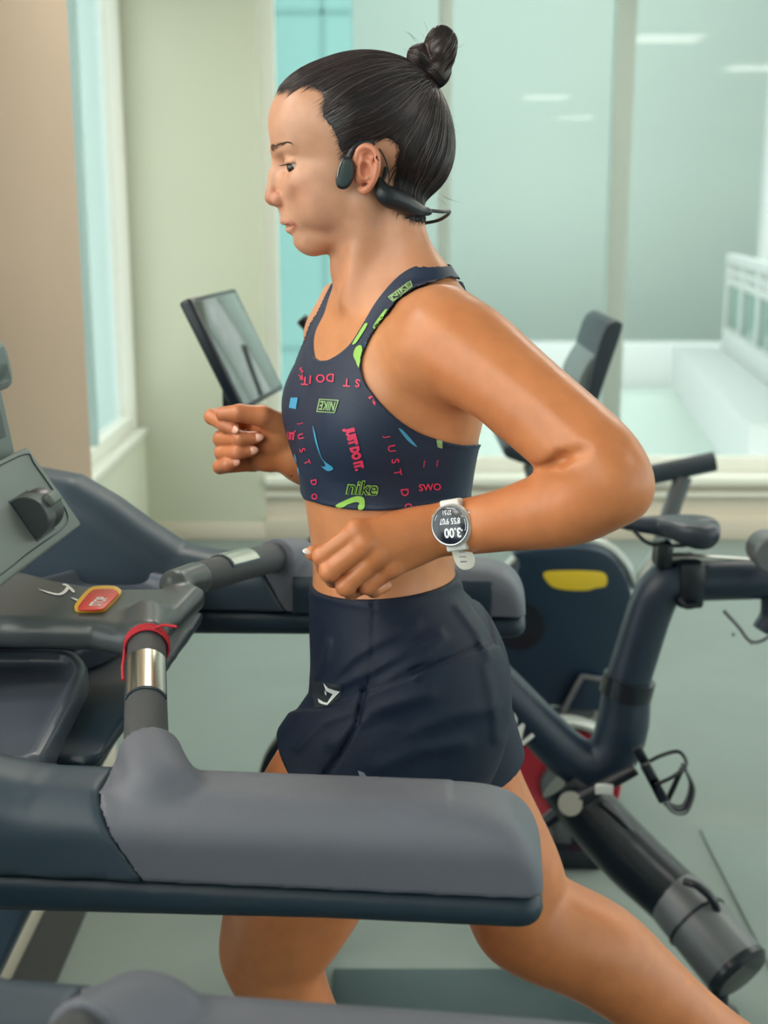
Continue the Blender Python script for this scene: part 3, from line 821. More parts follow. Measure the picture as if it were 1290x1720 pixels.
lo = np.array([TX.min()-.2, YP-.2, TP(870,0,0)[2]]); hi = np.array([TX.max()+.15, YP+.22, TP(440,0,0)[2]])
bv, bf = surface(f_bra, lo, hi, .0021)
M_BRA = mat('bra_fabric', srgb(36,50,74), rough=.46, noise=.12, nscale=300, bump=.25, bscale=1800, spec=.35)
bra = pchild(mesh_np('sports_bra', bv, bf, M_BRA))

# ------------------------------------------------------------------ shorts
LAYER = np.array([(380,1196),(500,1190),(560,1184),(620,1160),(680,1137),(740,1113),(800,1093),(900,1060)], float)
RIDGES = [([(548,1150),(590,1105),(640,1075),(700,1050)],9,.0038),([(556,1158),(620,1128),(690,1090),(740,1062)],8,.0034),([(640,1150),(700,1110),(745,1072)],8,.0030),
          ([(530,1140),(545,1110),(552,1080)],7,.003),([(700,1135),(760,1105),(815,1085)],7,.004),([(770,1020),(800,1060),(822,1105)],9,.0035),
          ([(560,1250),(600,1215),(640,1190),(720,1165)],13,.0040),([(700,1230),(760,1200),(825,1190)],14,.0036),([(640,1290),(700,1260),(780,1250)],14,.003),([(815,1120),(830,1180),(835,1240)],10,.003),
          ([(500,1255),(540,1215),(590,1195)],9,.003)]
GROOVES = [([(628,1003),(628,1060),(622,1130),(618,1152)],2.6,.0022),([(612,1160),(600,1215),(570,1270),(538,1312),(520,1340)],4.5,.006),([(690,1128),(740,1108),(800,1085)],4.0,.004)]
hipL, hemL = P(690,1150,1.43), P(604,1334,1.412); dL = hemL-hipL; dL /= np.linalg.norm(dL)
hipR, hemR = P(705,1150,1.57), P(742,1292,1.58); dR = hemR-hipR; dR /= np.linalg.norm(dR)
hq = P(512,1287,1.40); hn = P(500,1298,1.40)-P(512,1287,1.40); hn /= np.linalg.norm(hn)
SKL = Field().cap(hipL, hemL+dL*.09, .094, .094); SKR = Field().cap(hipR, hemR+dR*.05, .090, .080)
_w1, _w2, _w3 = P(526,980,YP), P(640,1005,1.385), P(766,960,YP)
_wn = np.cross(_w2-_w1, _w3-_w1); _wn /= np.linalg.norm(_wn); _wn *= np.sign(_wn[2])
def f_shorts(p):
    out = np.full(len(p), 1.0, np.float32)
    t = TORSO(p); l = SKL(p); r = SKR(p)
    base = smin(smin(t-.004, l, .05), r, .05)
    base = np.minimum(base, np.minimum(LEGL(p), LEGR(p))-.008)
    m = base < .05
    if not m.any(): return base
    pm = p[m]; q = torso_mirror(pm); x, y = PX(q); b = base[m]
    yc = np.interp(x, LAYER[:,0], LAYER[:,1]); st = np.clip((y-yc)/7, 0, 1); st = st*st*(3-2*st)
    b = b - .0055*st
    for pl, sg, A in RIDGES: b = b - A*np.exp(-(line_sd(x, y, pl)/sg)**2)
    for pl, sg, A in GROOVES: b = b + A*np.exp(-(line_sd(x, y, pl)/sg)**2)
    b = b - .0012*np.exp(-((y-np.interp(x,[520,640,770],[1000,1026,982]))/5.0)**2)
    cut = np.maximum((pm-_w1)@_wn, -9)
    hem = np.maximum((pm-hemL)@dL-.03, (pm-hq)@hn)
    hemr = (pm-hemR)@dR
    wl = 1/(1+np.exp(-np.clip((r[m]-l[m])/.012, -30, 30)))
    hem = wl*hem + (1-wl)*hemr
    out[m] = smax(smax(b, cut, .003), hem, .003)
    return out
lo = np.array([P(450,1250,1.4)[0], YP-.24, P(600,1400,1.4)[2]]); hi = np.array([P(900,1150,1.5)[0], YP+.24, P(650,940,1.5)[2]])
sv, sf = surface(f_shorts, lo, hi, .0032)
M_SHORTS = mat('shorts_fabric', srgb(17,31,52), rough=.56, noise=.15, nscale=60, bump=.3, bscale=900, spec=.25)
shorts = pchild(mesh_np('shorts', sv, sf, M_SHORTS))

# ------------------------------------------------------------------ flat print: lettering and marks lying on the fabric
def text2d(s, bold=0.0):
    cu = bpy.data.curves.new('print', 'FONT'); cu.body = s; cu.offset = bold; cu.resolution_u = 3; cu.align_x = 'CENTER'; cu.align_y = 'CENTER'
    o = bpy.data.objects.new('print', cu); COL.objects.link(o)
    dg = bpy.context.evaluated_depsgraph_get(); e = o.evaluated_get(dg); me = e.to_mesh()
    v = np.array([w.co[:2] for w in me.vertices]); f = [tuple(q.vertices) for q in me.polygons]
    e.to_mesh_clear(); bpy.data.objects.remove(o); bpy.data.curves.remove(cu)
    c = (v.max(0)+v.min(0))/2; v = v-c
    return v, f
def place2d(v, cx, cy, h, rot=0, w=None, shear=0.0):
    """h: height in px, w: width in px, rot clockwise in the picture"""
    v = v.copy(); sz = v.max(0)-v.min(0)
    sy = h/sz[1]; sx = sy if w is None else w/sz[0]
    x = v[:,0]*sx + shear*v[:,1]*sy; y = -v[:,1]*sy
    a = math.radians(rot); return np.stack([cx + x*math.cos(a)-y*math.sin(a), cy + x*math.sin(a)+y*math.cos(a)], 1)
def bvh_of(v, f): return BVHTree.FromPolygons([Vector(map(float, q)) for q in v], [tuple(map(int, q)) for q in f])
def decal(name, parts, bvh, m, parent, off=.0007, cuts=0, finv=None):
    """parts: list of (px verts, faces); laid onto the surface the ray from the lens meets"""
    bm = bmesh.new()
    for v, f in parts:
        vs = [bm.verts.new((q[0], q[1], 0)) for q in v]
        for g in f:
            try: bm.faces.new([vs[i] for i in g])
            except ValueError: pass
    bmesh.ops.triangulate(bm, faces=bm.faces)
    for _ in range(cuts):
        es = [e for e in bm.edges if e.calc_length() > 6]
        if es: bmesh.ops.subdivide_edges(bm, edges=es, cuts=1); bmesh.ops.triangulate(bm, faces=bm.faces)
    bad = []
    for v in bm.verts:
        d = P(v.co.x, v.co.y, 1.0)-CAM; d = Vector(d).normalized()
        hit, n, i, t = bvh.ray_cast(Vector(CAM), d)
        if hit is None or t > 2.2: bad.append(v); continue
        if n.dot(d) > 0: n = -n
        v.co = hit + n*off - d*off*.5
    bmesh.ops.delete(bm, geom=bad, context='VERTS')
    if not bm.faces: bm.free(); return None
    o = bm_obj(name, bm, m, None); o.parent = parent
    if finv is not None: o.matrix_parent_inverse = finv
    return o
M_PINK = mat('print_pink', srgb(222,60,98), rough=.5); M_LIME = mat('print_lime', srgb(150,205,90), rough=.5); M_PALE = mat('print_pale_green', srgb(150,190,130), rough=.5)
M_BLUE = mat('print_blue', srgb(70,160,205), rough=.5); M_INK = mat('print_dark', srgb(30,38,48), rough=.5)
M_LOGO = mat('logo_white', srgb(215,225,228), rough=.5); M_LOGOG = mat('logo_grey', srgb(120,130,142), rough=.5)
BB = bvh_of(bv, bf)
def word(txt, cx, cy, h, rot, m, w=None, shear=0, bold=.0, cuts=1, nm='printed_word', off=.0007):
    v, f = text2d(txt, bold); return decal(nm, [(place2d(v, cx, cy, h, rot, w, shear), f)], BB, m, bra, off, cuts)
def letters(lst, m, h=14, bold=.015):
    parts = []
    for ch, x, y, r in lst:
        v, f = text2d(ch, bold); parts.append((place2d(v, x, y, h, r), f))
    return decal('printed_word', parts, BB, m, bra, .0007, 1)
def shape(pts, m, nm='printed_mark', off=.0007, n=4, bvh=None, parent=None):
    q = catmull([np.array(a, float) for a in pts], n, closed=True) if n > 1 else np.array(pts, float)
    return decal(nm, [(q, [tuple(t) for t in tessellate_polygon([[Vector((a[0],a[1],0)) for a in q]])])], bvh or BB, m, parent or bra, off, 3)
letters([('S',601,644,188),('T',583,643,186),('D',555,635,184),('O',539,636,184),('I',522,638,184),('T',513,640,184)], M_PINK, 14)
letters([('J',649,733,82),('U',658,753,82),('S',664,774,80),('T',668,793,80),('D',680,827,84),('O',686,852,84)], M_PINK, 13)
letters([('J',505,711,75),('U',506,733,75),('S',509,756,70),('T',517,776,68),('D',528,810,80),('O',529,834,80)], M_PINK, 10)
letters([('J',713,779,185),('J',735,778,185)], M_PINK, 11)
word('SWO', 722, 818, 12, -3, M_PINK, bold=.02)
letters([('K',632,668,50)], M_PINK, 20, .04)
letters([('S',507,622,160),('R',506,634,170)], M_PINK, 9)
word('JUST DO IT.', 594, 754, 21, 76, M_PINK, w=74, bold=.09)
word('JUST', 489, 730, 17, 188, M_PINK, w=15, bold=.05)
word('NIKE', 622, 582, 13, 50, M_PINK, w=12, bold=.02)
# boxed word, upside down
shape([(537,670),(570,672),(563,694),(532,692)], M_PALE, n=1)
shape([(539,671.6),(567.5,673.4),(561.6,692.4),(534.5,690.6)], M_INK, n=1, off=.0010)
word('NIKE', 551, 682, 15, 184, M_PALE, w=25, shear=.15, bold=.02, off=.0013)
# boxed word on the strap
shape([(652,499),(690,472),(694,482),(660,507)], M_PALE, n=1); shape([(655,500),(689,475),(691.5,481.5),(660.5,504)], M_INK, n=1, off=.0010)
word('NIKE', 673.5, 489.5, 8.5, -37, M_PALE, w=38, bold=.02, off=.0013)
# script word with outline
word('nike', 610, 819, 25, 3, M_LIME, w=53, shear=.15, bold=.045); word('nike', 610, 819, 23, 3, M_INK, w=49, shear=.15, bold=.0, off=.0011)
# swooshes
shape([(526,716),(529,722),(535,748),(541,768),(549,777),(558,783),(560,788),(552,791),(545,787),(538,781),(541,783),(547,783),(546,778),(538,764),(530,740)], M_BLUE, n=3)
shape([(564,849),(585,838),(600,833),(610,835),(613,842),(612,853),(603,857),(602,850),(604,845),(598,843),(585,847),(574,853)], M_LIME, n=3)
shape([(669,719),(676,722),(690,737),(701,751),(688,743),(678,732)], M_BLUE, n=2)
shape([(495,762),(498,768),(502,785),(504,800),(500,788),(496,774)], M_BLUE, n=2)
shape([(489,668),(501,668),(498,687),(486,685)], M_BLUE, n=1)
# leaf-like flashes on straps and neckline
shape([(598,584),(606,580),(609,586),(606,600),(603,618),(598,606),(594,597)], M_LIME, n=2)
shape([(627,549),(639,531),(651,517),(655,521),(644,539),(633,553)], M_LIME, n=2)
shape([(592,578),(601,563),(613,544),(618,545),(609,561),(598,577)], M_LIME, n=2)
shape([(613,578),(621,566),(625,569),(617,590),(612,596)], M_BLUE, n=2)
shape([(733,739),(743,741),(743,753),(735,751)], M_PALE, n=1)
# shorts marks
BS = bvh_of(sv, sf)
shape([(524,1142),(575,1152),(572,1172),(552,1186),(530,1190),(526,1170)], M_INK, 'label_patch', .0006, n=1, bvh=BS, parent=shorts)
shape([(545,1148),(553,1156),(572,1161),(550,1186),(537,1181),(535,1174),(545,1180),(551,1181),(560,1165),(549,1160)], M_LOGO, 'logo', .0013, n=1, bvh=BS, parent=shorts)
shape([(547,1159),(550,1164),(549,1169),(547,1164)], M_LOGO, 'logo', .0013, n=1, bvh=BS, parent=shorts)
shape([(601,1294),(611,1297),(618,1306),(634,1303),(640,1310),(655,1309),(660,1316),(648,1318),(640,1322),(628,1316),(616,1318),(607,1312)], M_LOGOG, 'logo', .0010, n=1, bvh=BS, parent=shorts)

# ------------------------------------------------------------------ hair
HAIR_POLY = [(420,146),(471,157),(498,149),(526,152),(539,166),(536,188),(546,210),(559,226),(565,244),(570,266),(579,266),(590,246),(604,238),(625,238),(654,238),(667,256),(671,282),(667,303),(658,326),(668,352),(688,376),(735,380),(820,380),(820,10),(420,10)]
HAIR_POLY = [tuple(q) for q in catmull([np.array(q, float) for q in HAIR_POLY], 3, closed=True)]
HAIR_G = PolyGrid(HAIR_POLY, (380,0), (860,480))
BUN0 = P(722, 132, YP)
def fold(p): q = p.copy(); q[:,1] = YP-np.abs(q[:,1]-YP); return q
def hair_sd(p):
    x, y = PX(fold(p)); return HAIR_G(x, y) + 1.6*np.sin(x*.55+y*.31)*np.sin(y*.47-x*.23) + 1.1*np.sin(x*1.1-y*.9)
def f_hair(p):
    out = np.full(len(p), 1.0, np.float32); t = f_skull(p); m = t < .05
    if not m.any(): return np.maximum(t, .05)
    sd = hair_sd(p[m]); th = .0004+.0050*np.clip(-sd/50, 0, 1)**.8; sd = sd+5.0
    out[m] = smax(t[m]-th, sd*HS*.8, .0006); return out
hl2, hh2 = HEAD.bounds()
hv, hf = surface(f_hair, hl2-.02, hh2+.02, .0030)
def hair_material(name, c0, c1, rough):
    m = bpy.data.materials.new(name); m.use_nodes = True; nt = m.node_tree; b = nt.nodes['Principled BSDF']
    tc = nt.nodes.new('ShaderNodeTexCoord'); n = nt.nodes.new('ShaderNodeTexNoise'); n.inputs['Scale'].default_value = 90; n.inputs['Detail'].default_value = 3
    nt.links.new(tc.outputs['Object'], n.inputs['Vector'])
    mx = nt.nodes.new('ShaderNodeMix'); mx.data_type = 'RGBA'; mx.inputs[6].default_value = c0; mx.inputs[7].default_value = c1
    nt.links.new(n.outputs['Fac'], mx.inputs[0]); nt.links.new(mx.outputs[2], b.inputs['Base Color'])
    b.inputs['Roughness'].default_value = rough; b.inputs['Specular IOR Level'].default_value = .6
    return m
M_HAIR = hair_material('hair', srgb(20,18,24), srgb(36,28,34), .40)
M_STRAND = hair_material('hair_strand', srgb(24,20,26), srgb(56,42,46), .34)
M_BUN = hair_material('hair_bun', srgb(30,24,28), srgb(70,50,46), .4)
hair = pchild(mesh_np('hair', hv, hf, M_HAIR))
def grad(fn, p, e=.0006):
    f0 = fn(p); g = np.zeros_like(p)
    for i in range(3):
        d = np.zeros(3, np.float32); d[i] = e; g[:,i] = (fn(p+d)-f0)/e
    return f0, g/(np.linalg.norm(g, axis=1)[:,None]+1e-9)
def strand_mesh(paths, r, name, m, parent, k=3, taper=True):
    """paths (S,N,3) -> thin tubes in one mesh"""
    S, N, _ = paths.shape
    T = np.gradient(paths, axis=1); T /= np.linalg.norm(T, axis=2)[...,None]+1e-9
    ref = np.array([.31,.87,.38]); A = np.cross(T, ref); A /= np.linalg.norm(A, axis=2)[...,None]+1e-9; Bv = np.cross(T, A)
    rr = np.ones(N)*r
    if taper: rr = r*np.clip(np.minimum(np.arange(N)+.35, (N-1-np.arange(N))+.35)/2.0, .12, 1)
    a = np.arange(k)*2*math.pi/k
    V = paths[:,:,None,:] + rr[None,:,None,None]*(np.cos(a)[None,None,:,None]*A[:,:,None,:] + np.sin(a)[None,None,:,None]*Bv[:,:,None,:])
    idx = np.arange(S*N*k).reshape(S, N, k)
    q = np.stack([idx[:,:-1,:], np.roll(idx[:,:-1,:], -1, 2), np.roll(idx[:,1:,:], -1, 2), idx[:,1:,:]], -1).reshape(-1, 4)
    o = mesh_np(name, V.reshape(-1,3), q, m); o.parent = parent
    return o
f_outer = lambda p: f_skull(p) - (.0004+.0050*np.clip(-hair_sd(p)/50, 0, 1)**.8)
rng = np.random.default_rng(3)
inside = hair_sd(hv.astype(np.float32)); out_ok = np.where((inside < -1.0) & (np.linalg.norm(hv-BUN0, axis=1) > .03))[0]
edge = out_ok[inside[out_ok] > -14]
hb = BV[s_head(BV) > .01]; hb = hb[hb[:,2] > P(600,380,YP)[2]]; hb_sd = hair_sd(hb.astype(np.float32)); band = hb[(hb_sd > -10) & (hb_sd < rng.exponential(3.0, len(hb))-1.0)]
pts = np.concatenate([hv[rng.choice(out_ok, 900)], band[rng.choice(len(band), 2300)]]).astype(np.float32); N = 20
f0, g = grad(f_outer, pts); pts = pts - g*f0[:,None]
pts = pts[np.abs(f0) < .004]
tgt = BUN0 + np.stack([rng.normal(0,.004,len(pts)), rng.normal(0,.006,len(pts)), rng.normal(0,.004,len(pts))], 1)
path = [pts]; L = np.linalg.norm(tgt-pts, axis=1); step = np.minimum(L*1.15, .15)/(N-1)
lift = rng.uniform(.0000, .0007, len(pts)).astype(np.float32)
for i in range(N-1):
    p = path[-1].astype(np.float32); d = tgt-p; f0, g = grad(f_outer, p)
    d = d-(d*g).sum(1)[:,None]*g; d /= np.linalg.norm(d, axis=1)[:,None]+1e-6
    q = (p + d*step[:,None]).astype(np.float32); f1 = f_outer(q); f1 = np.clip(f1-lift, -.004, .004)
    path.append(q-g*f1[:,None])
paths = np.stack(path, 1)
o = strand_mesh(paths, .00036, 'hair_strands', M_STRAND, hair); tag(o, kind='stuff')
n0 = len(paths)//4; sel = rng.choice(n0, min(260, n0), replace=False)
o = strand_mesh(paths[sel]-0.0, .00085, 'hair_locks', hair_material('hair_lock', srgb(22,19,26), srgb(78,60,62), .30), hair, k=5); tag(o, kind='stuff')
# bun: two coiled lobes over a tight base
BUN = Field()
mB = SC(735, 90, YP)
BUN.ell(P(741,80,YP-.006), np.array([27,30,36])*mB, .001); BUN.ell(P(706,99,YP-.004), np.array([22,26,25])*mB, .0015); BUN.ell(P(732,118,YP), np.array([26,28,30])*mB, .006)
cB = P(728, 95, YP)
def f_bun(p):
    d = BUN(p); q = (p-cB)/mB
    a = np.arctan2(q[:,2], q[:,0]); r = np.sqrt(q[:,0]**2+q[:,2]**2)
    return d + .0007*np.sin(a*3+r*.22+q[:,1]*.12)
lo, hi = BUN.bounds(); nv, nf = surface(f_bun, lo-.006, hi+.006, .0024)
bun = pchild(mesh_np('hair_bun', nv, nf, M_BUN))
sd = nv[rng.choice(len(nv), 320)].astype(np.float32); path = [sd]
for i in range(12):
    p = path[-1]; f0, g = grad(f_bun, p, .001); ax = np.where((p@np.array([1.0,0,.6]) > (P(722,92,YP)@np.array([1.0,0,.6])))[:,None], np.array([[.75,.25,-.62]]), np.array([[.55,.3,.78]])); d = np.cross(g, ax); d /= np.linalg.norm(d, axis=1)[:,None]+1e-6
    q = (p+d*.0042).astype(np.float32); q = q-g*np.clip(f_bun(q)-.0004, -.003, .003)[:,None]; path.append(q.astype(np.float32))
o = strand_mesh(np.stack(path,1), .0004, 'bun_strands', M_STRAND, bun); tag(o, kind='stuff')
# loose flyaway hairs at bun and nape
fl = []
for i in range(26):
    if i < 12: a = P(rng.uniform(690,765), rng.uniform(45,120), YP+rng.normal(0,.015)); d = (a-cB)
    else: a = P(rng.uniform(738,752), rng.uniform(190,340), YP+rng.normal(0,.012)); d = np.array([1,0,-.6])
    d = d/np.linalg.norm(d); L = rng.uniform(.006,.018); c = rng.normal(0,.4,3)
    fl.append([a+d*L*t+c*L*t*t*.6 for t in np.linspace(-.3,1,7)])
o = strand_mesh(np.array(fl), .00016, 'flyaway_hairs', M_STRAND, hair); tag(o, kind='stuff')

# ------------------------------------------------------------------ eyes, lashes, brows, teeth, nails
M_EYE = mat('eye_white', srgb(228,220,214), rough=.15, spec=.6); M_IRIS = mat('iris', srgb(58,38,28), rough=.1, coat=.6); M_PUP = mat('pupil', srgb(8,7,8), rough=.1, coat=.6)
for s in (1,-1):
    ec = Hd(EYE[0], EYE[1]*s, EYE[2]); look = _fw*math.cos(math.radians(24)) - _up*.30 + _lf*s*.95; look /= np.linalg.norm(look)
    e = pchild(lathe('eye', [(1e-4,-17.6*HS)]+[(17.6*HS*math.sin(a), -17.6*HS*math.cos(a)) for a in np.linspace(.15,2.9,18)]+[(1e-4,17.6*HS)], ec, look, M_EYE, k=28))
    ir = lathe('iris', [(8.6*HS, 15.6*HS),(8.0*HS,16.2*HS),(4.2*HS,17.75*HS),(1e-4,18.3*HS)], ec, look, M_IRIS, e, k=24)
    pu = lathe('pupil', [(3.4*HS, 18.0*HS),(2.4*HS,18.35*HS),(1e-4,18.5*HS)], ec, look, M_PUP, e, k=16)
# lashes and brows laid on the skin
def on_skin(q, off):
    q = np.asarray(q, np.float32); sh = q.shape; q = q.reshape(-1,3)
    for _ in range(3):
        f0, g = grad(f_headneck, q); q = (q-g*np.clip(f0-off, -.004, .004)[:,None]).astype(np.float32)
    return q.reshape(sh)
M_BROW = mat('brow_hair', srgb(84,58,46), rough=.5)
lash = []; brow = []
for s in (1,-1):
    for i in range(26):
        t = i/25; a = Hd(EYE[0]+20.5-13*t, (EYE[1]-10+29*t)*s, EYE[2]+5.2-2.2*t*t)
        d = _fw*(1.0-.5*t)+_lf*s*(.1+.7*t)-_up*.22; d /= np.linalg.norm(d); L = HS*rng.uniform(7,11)
        lash.append([a+d*L*q+_up*L*.35*q*q for q in np.linspace(-.25,1,6)])
    for i in range(120):
        t = rng.uniform(0,1); c = np.array([138-29*t-3*t*t, (17+45*t)*s, 62+9*t-7*t*t]) + np.array([0, rng.normal(0,.6), rng.normal(0,(1-.55*t)*2.6)])
        a = Hd(*c); d = -_fw*(.55+.3*t)+_lf*s*.6+_up*(.35-.55*t); d /= np.linalg.norm(d); L = HS*rng.uniform(8,13)
        brow.append([a+d*L*q for q in np.linspace(0,1,6)])
lash = np.array(lash); brow = on_skin(np.array(brow), .0005)
o = pchild(strand_mesh(lash, .00040, 'eyelashes', M_HAIR, None)); tag(o, kind='stuff')
o = pchild(strand_mesh(brow, .00020, 'eyebrows', M_BROW, None)); tag(o, kind='stuff')
M_TOOTH = mat('tooth', srgb(235,230,220), rough=.2)
tp = catmull([Hd(118,24,-62), Hd(131,14,-62.5), Hd(139.5,0,-62.5), Hd(131,-14,-62.5), Hd(118,-24,-62)], 6)
V_, F_ = sweep_vf(tp, rrect(7*HS, 3*HS, 1.2*HS, 3), fixed_up=_up); bm = bmesh.new(); add_vf(bm, V_, F_); pchild(bm_obj('teeth', bm, M_TOOTH))
M_NAIL = mat('fingernail', srgb(232,172,150), rough=.22, coat=.5); M_NAILW = mat('fingernail_tip', srgb(244,232,226), rough=.18, coat=.5)
def nail(tip, prev, nrm, L, Wd, m=M_NAIL):
    tip, prev, nrm = map(np.asarray, (tip, prev, nrm)); d = tip-prev; d /= np.linalg.norm(d); nrm = nrm-(nrm@d)*d; nrm /= np.linalg.norm(nrm); s_ = np.cross(d, nrm)
    bm = bmesh.new(); ret = bmesh.ops.create_uvsphere(bm, u_segments=14, v_segments=8, radius=1.0)
    M4 = Matrix(((d[0]*L, s_[0]*Wd, nrm[0]*.0022, tip[0]), (d[1]*L, s_[1]*Wd, nrm[1]*.0022, tip[1]), (d[2]*L, s_[2]*Wd, nrm[2]*.0022, tip[2]), (0,0,0,1)))
    bmesh.ops.transform(bm, matrix=M4, verts=bm.verts); return pchild(bm_obj('fingernail', bm, m))
for f in FR[:4]:
    t, q = P(*f[3][:3]), P(*f[2][:3]); d = (t-q)/np.linalg.norm(t-q); n = np.array([0,-1.0,.15])
    nail(t+d*.003+n*f[3][3]*.80, q, n, .0075, .0052)
t, q = P(*FL[4][3][:3]), P(*FL[4][2][:3]); nail(t+(t-q)/np.linalg.norm(t-q)*.0035+np.array([0,-.002,.003]), q, np.array([0,-.5,.85]), .0085, .0050, M_NAILW)

# ------------------------------------------------------------------ running shoes (on her feet)
M_SHOE = mat('shoe_mesh', srgb(60,66,78), rough=.7, bump=.4, bscale=900); M_SOLE = mat('shoe_sole', srgb(225,228,228), rough=.6); M_LACE = mat('shoe_lace', srgb(235,235,235), rough=.8)
def shoe(ankle, toe_dir, up):
    toe_dir = np.asarray(toe_dir, float); toe_dir /= np.linalg.norm(toe_dir); up = np.asarray(up, float); up -= (up@toe_dir)*toe_dir; up /= np.linalg.norm(up); lat = np.cross(up, toe_dir)
    W_ = lambda a,b,c: ankle + toe_dir*a + lat*b + up*c
    F = Field(); R = np.stack([toe_dir, lat, up])
    F.ell(W_(-.015,0,-.045), (.042,.034,.045), .01, R); F.ell(W_(.06,0,-.058), (.075,.038,.034), .03, R); F.ell(W_(.125,0,-.066), (.05,.042,.022), .03, R); F.cap(W_(-.005,0,-.02), W_(.0,0,.012), .037, .036, .02)
    lo, hi = F.bounds(); v, q = surface(F, lo-.01, hi+.01, .005)
    sh = pchild(mesh_np('shoe', v, q, M_SHOE))
    S = Field(); S.ell(W_(-.01,0,-.082), (.052,.036,.016), .01, R); S.ell(W_(.09,0,-.084), (.095,.043,.014), .02, R)
    lo, hi = S.bounds(); v, q = surface(S, lo-.01, hi+.01, .005); s2 = mesh_np('sole', v, q, M_SOLE); s2.parent = sh; 
    for i in range(4):
        a = .03+i*.018; pth = [W_(a,-.024,-.030-i*.004), W_(a+.006,0,-.019-i*.006), W_(a,.024,-.030-i*.004)]
        l = tube('lace', catmull(pth, 4), .0028, M_LACE, None, k=6); l.parent = sh
    return sh
shoe(aL+np.array([0,0,.03]), (-1,.05,0), (0,0,1))
shoe(aR+np.array([.03,0,-.01]), (-.35,0,-.94), (-.94,0,.35))

# ================================================================== headphones
M_HPH = mat('headphone_black', srgb(26,32,40), rough=.38); M_HPG = mat('headphone_panel', srgb(52,66,68), rough=.3); M_HPS = mat('headphone_edge', srgb(180,184,182), rough=.25, metal=.6)
hp = empty('headphones', tuple(P(610,285,YP-.07))); tag(hp, 'black bone-conduction headphones hooked over the ear and behind the head', 'headphones')
HPI = Matrix.Translation(-Vector(hp.location))
def hc(o): o.parent = hp; o.matrix_parent_inverse = HPI; return o
def picture_prism(name, outline, Y, depth, m, bevel, n=4, seg=3):
    q = catmull([np.array(a, float) for a in outline], n, closed=True) if n > 1 else np.array(outline, float)
    pts = np.array([P(a, b, Y) for a, b in q]); return prism(name, pts[::-1], (0,1,0), depth, m, None, bevel, seg)
pad = hc(picture_prism('transducer_pad', [(574,266),(580,263),(588,264),(593,270),(595,281),(593.5,298),(588.5,310),(582,316.5),(574,318),(567,314.5),(564,307),(564,297),(568,280)], 1.4165, .014, M_HPH, .0028))
pan = picture_prism('panel', [(577.5,270),(582,268),(587,269),(590.5,275),(591,282),(589.5,297),(585,307),(580,312),(574,313),(570,310),(568.5,304),(569,296),(572.5,281)], 1.4155, .003, M_HPG, .0006); pan.parent = pad
V_, F_ = sweep_vf([P(573.5,272,1.4160), P(569,284,1.4156), P(566.5,298,1.4160)], circ(.0008,6)); bm = bmesh.new(); add_vf(bm, V_, F_); e_ = bm_obj('edge_strip', bm, M_HPS); e_.parent = pad
m_ = SC(610,260,1.42)
path = catmull([P(585,272,1.423), P(588,260,1.424), P(595,249,1.424), P(606,240.5,1.426), P(620,239,1.430), P(635,247,1.442), P(645,264,1.448), P(648,285,1.447), P(642,304,1.438)], 5)
rr = np.interp(np.linspace(0,1,len(path)), [0,.2,.4,1], [6.0*m_, 5.0*m_, 3.4*m_, 3.6*m_]); hc(tube('ear_hook', path, rr, M_HPH, None, k=12))
hc(tube('antenna_wire', catmull([P(637,250,1.436), P(645,263,1.434), P(652,283,1.434), P(654,298,1.434), P(652,312,1.434)], 5), 1.3*m_, M_HPH, None, k=8))
POD = Field()
POD.chain_s([Sx(637,302,1.432,5), Sx(640,318,1.430,10), Sx(652,330,1.430,15), Sx(672,338,1.436,15.5), Sx(692,349,1.446,12.5), Sx(710,354,1.456,6), Sx(722,356,1.462,4)], k=.004)
lo, hi = POD.bounds(); v, q = surface(POD, lo-.005, hi+.005, .0016); hc(mesh_np('battery_pod', v, q, M_HPH))
hc(tube('neckband', catmull([P(704,352,1.453), P(726,354,1.463), P(745,355.5,1.478), P(755,355,1.50), P(750,362,1.525), P(733,371,1.545), P(700,375,1.556), P(672,368,1.566), P(655,345,1.572)], 6), 3.2*m_, M_HPH, None, k=10))

# ================================================================== running watch on her left wrist
M_WW = mat('watch_white', srgb(226,226,224), rough=.35); M_WB = mat('watch_bezel', srgb(190,194,198), rough=.3, metal=.7); M_WS = mat('watch_screen', srgb(26,30,46), rough=.12, coat=.5); M_WT = mat('watch_digits', srgb(225,228,232), rough=.4, emit=srgb(225,228,232), estr=.08); M_WST = mat('watch_strap', srgb(232,230,222), rough=.55)
wax = P(840,875,1.295)-P(752,889,1.325); wax /= np.linalg.norm(wax)
wc0 = P(781,884,1.3175)
wn = CAM-wc0; wn /= np.linalg.norm(wn); wn = wn+np.array([.03,0,.02]); wn -= (wn@wax)*wax; wn /= np.linalg.norm(wn)
wn = wn + .18*(CAM-wc0)/np.linalg.norm(CAM-wc0); wn /= np.linalg.norm(wn)
wup = np.cross(wn, wax); wup /= np.linalg.norm(wup); wup = wup if wup[2] > 0 else -wup
wrt = np.cross(wup, wn)                                   # points right in the picture
mw = SC(781,884,1.29)
watch = empty('smartwatch', tuple(wc0)); tag(watch, 'white round running watch strapped to the bent left wrist', 'watch')
WI = Matrix.Translation(-Vector(watch.location))
def wch(o, par=None):
    o.parent = par or watch
    if par is None: o.matrix_parent_inverse = WI
    return o
face0 = P(778,880,1.3175)+wn*.0235
R_ = 36.0*mw
case = wch(lathe('case', [(R_*.90,-.004),(R_*1.0,-.001),(R_*1.03,.004),(R_*1.02,.0075),(R_*.97,.009),(R_*.5,.009)], face0, wn, M_WW, k=48))
wch(lathe('bezel', [(R_*.99,.0085),(R_*.985,.0098),(R_*.93,.0108),(R_*.885,.0105),(R_*.885,.009)], face0, wn, M_WB, k=48), case)
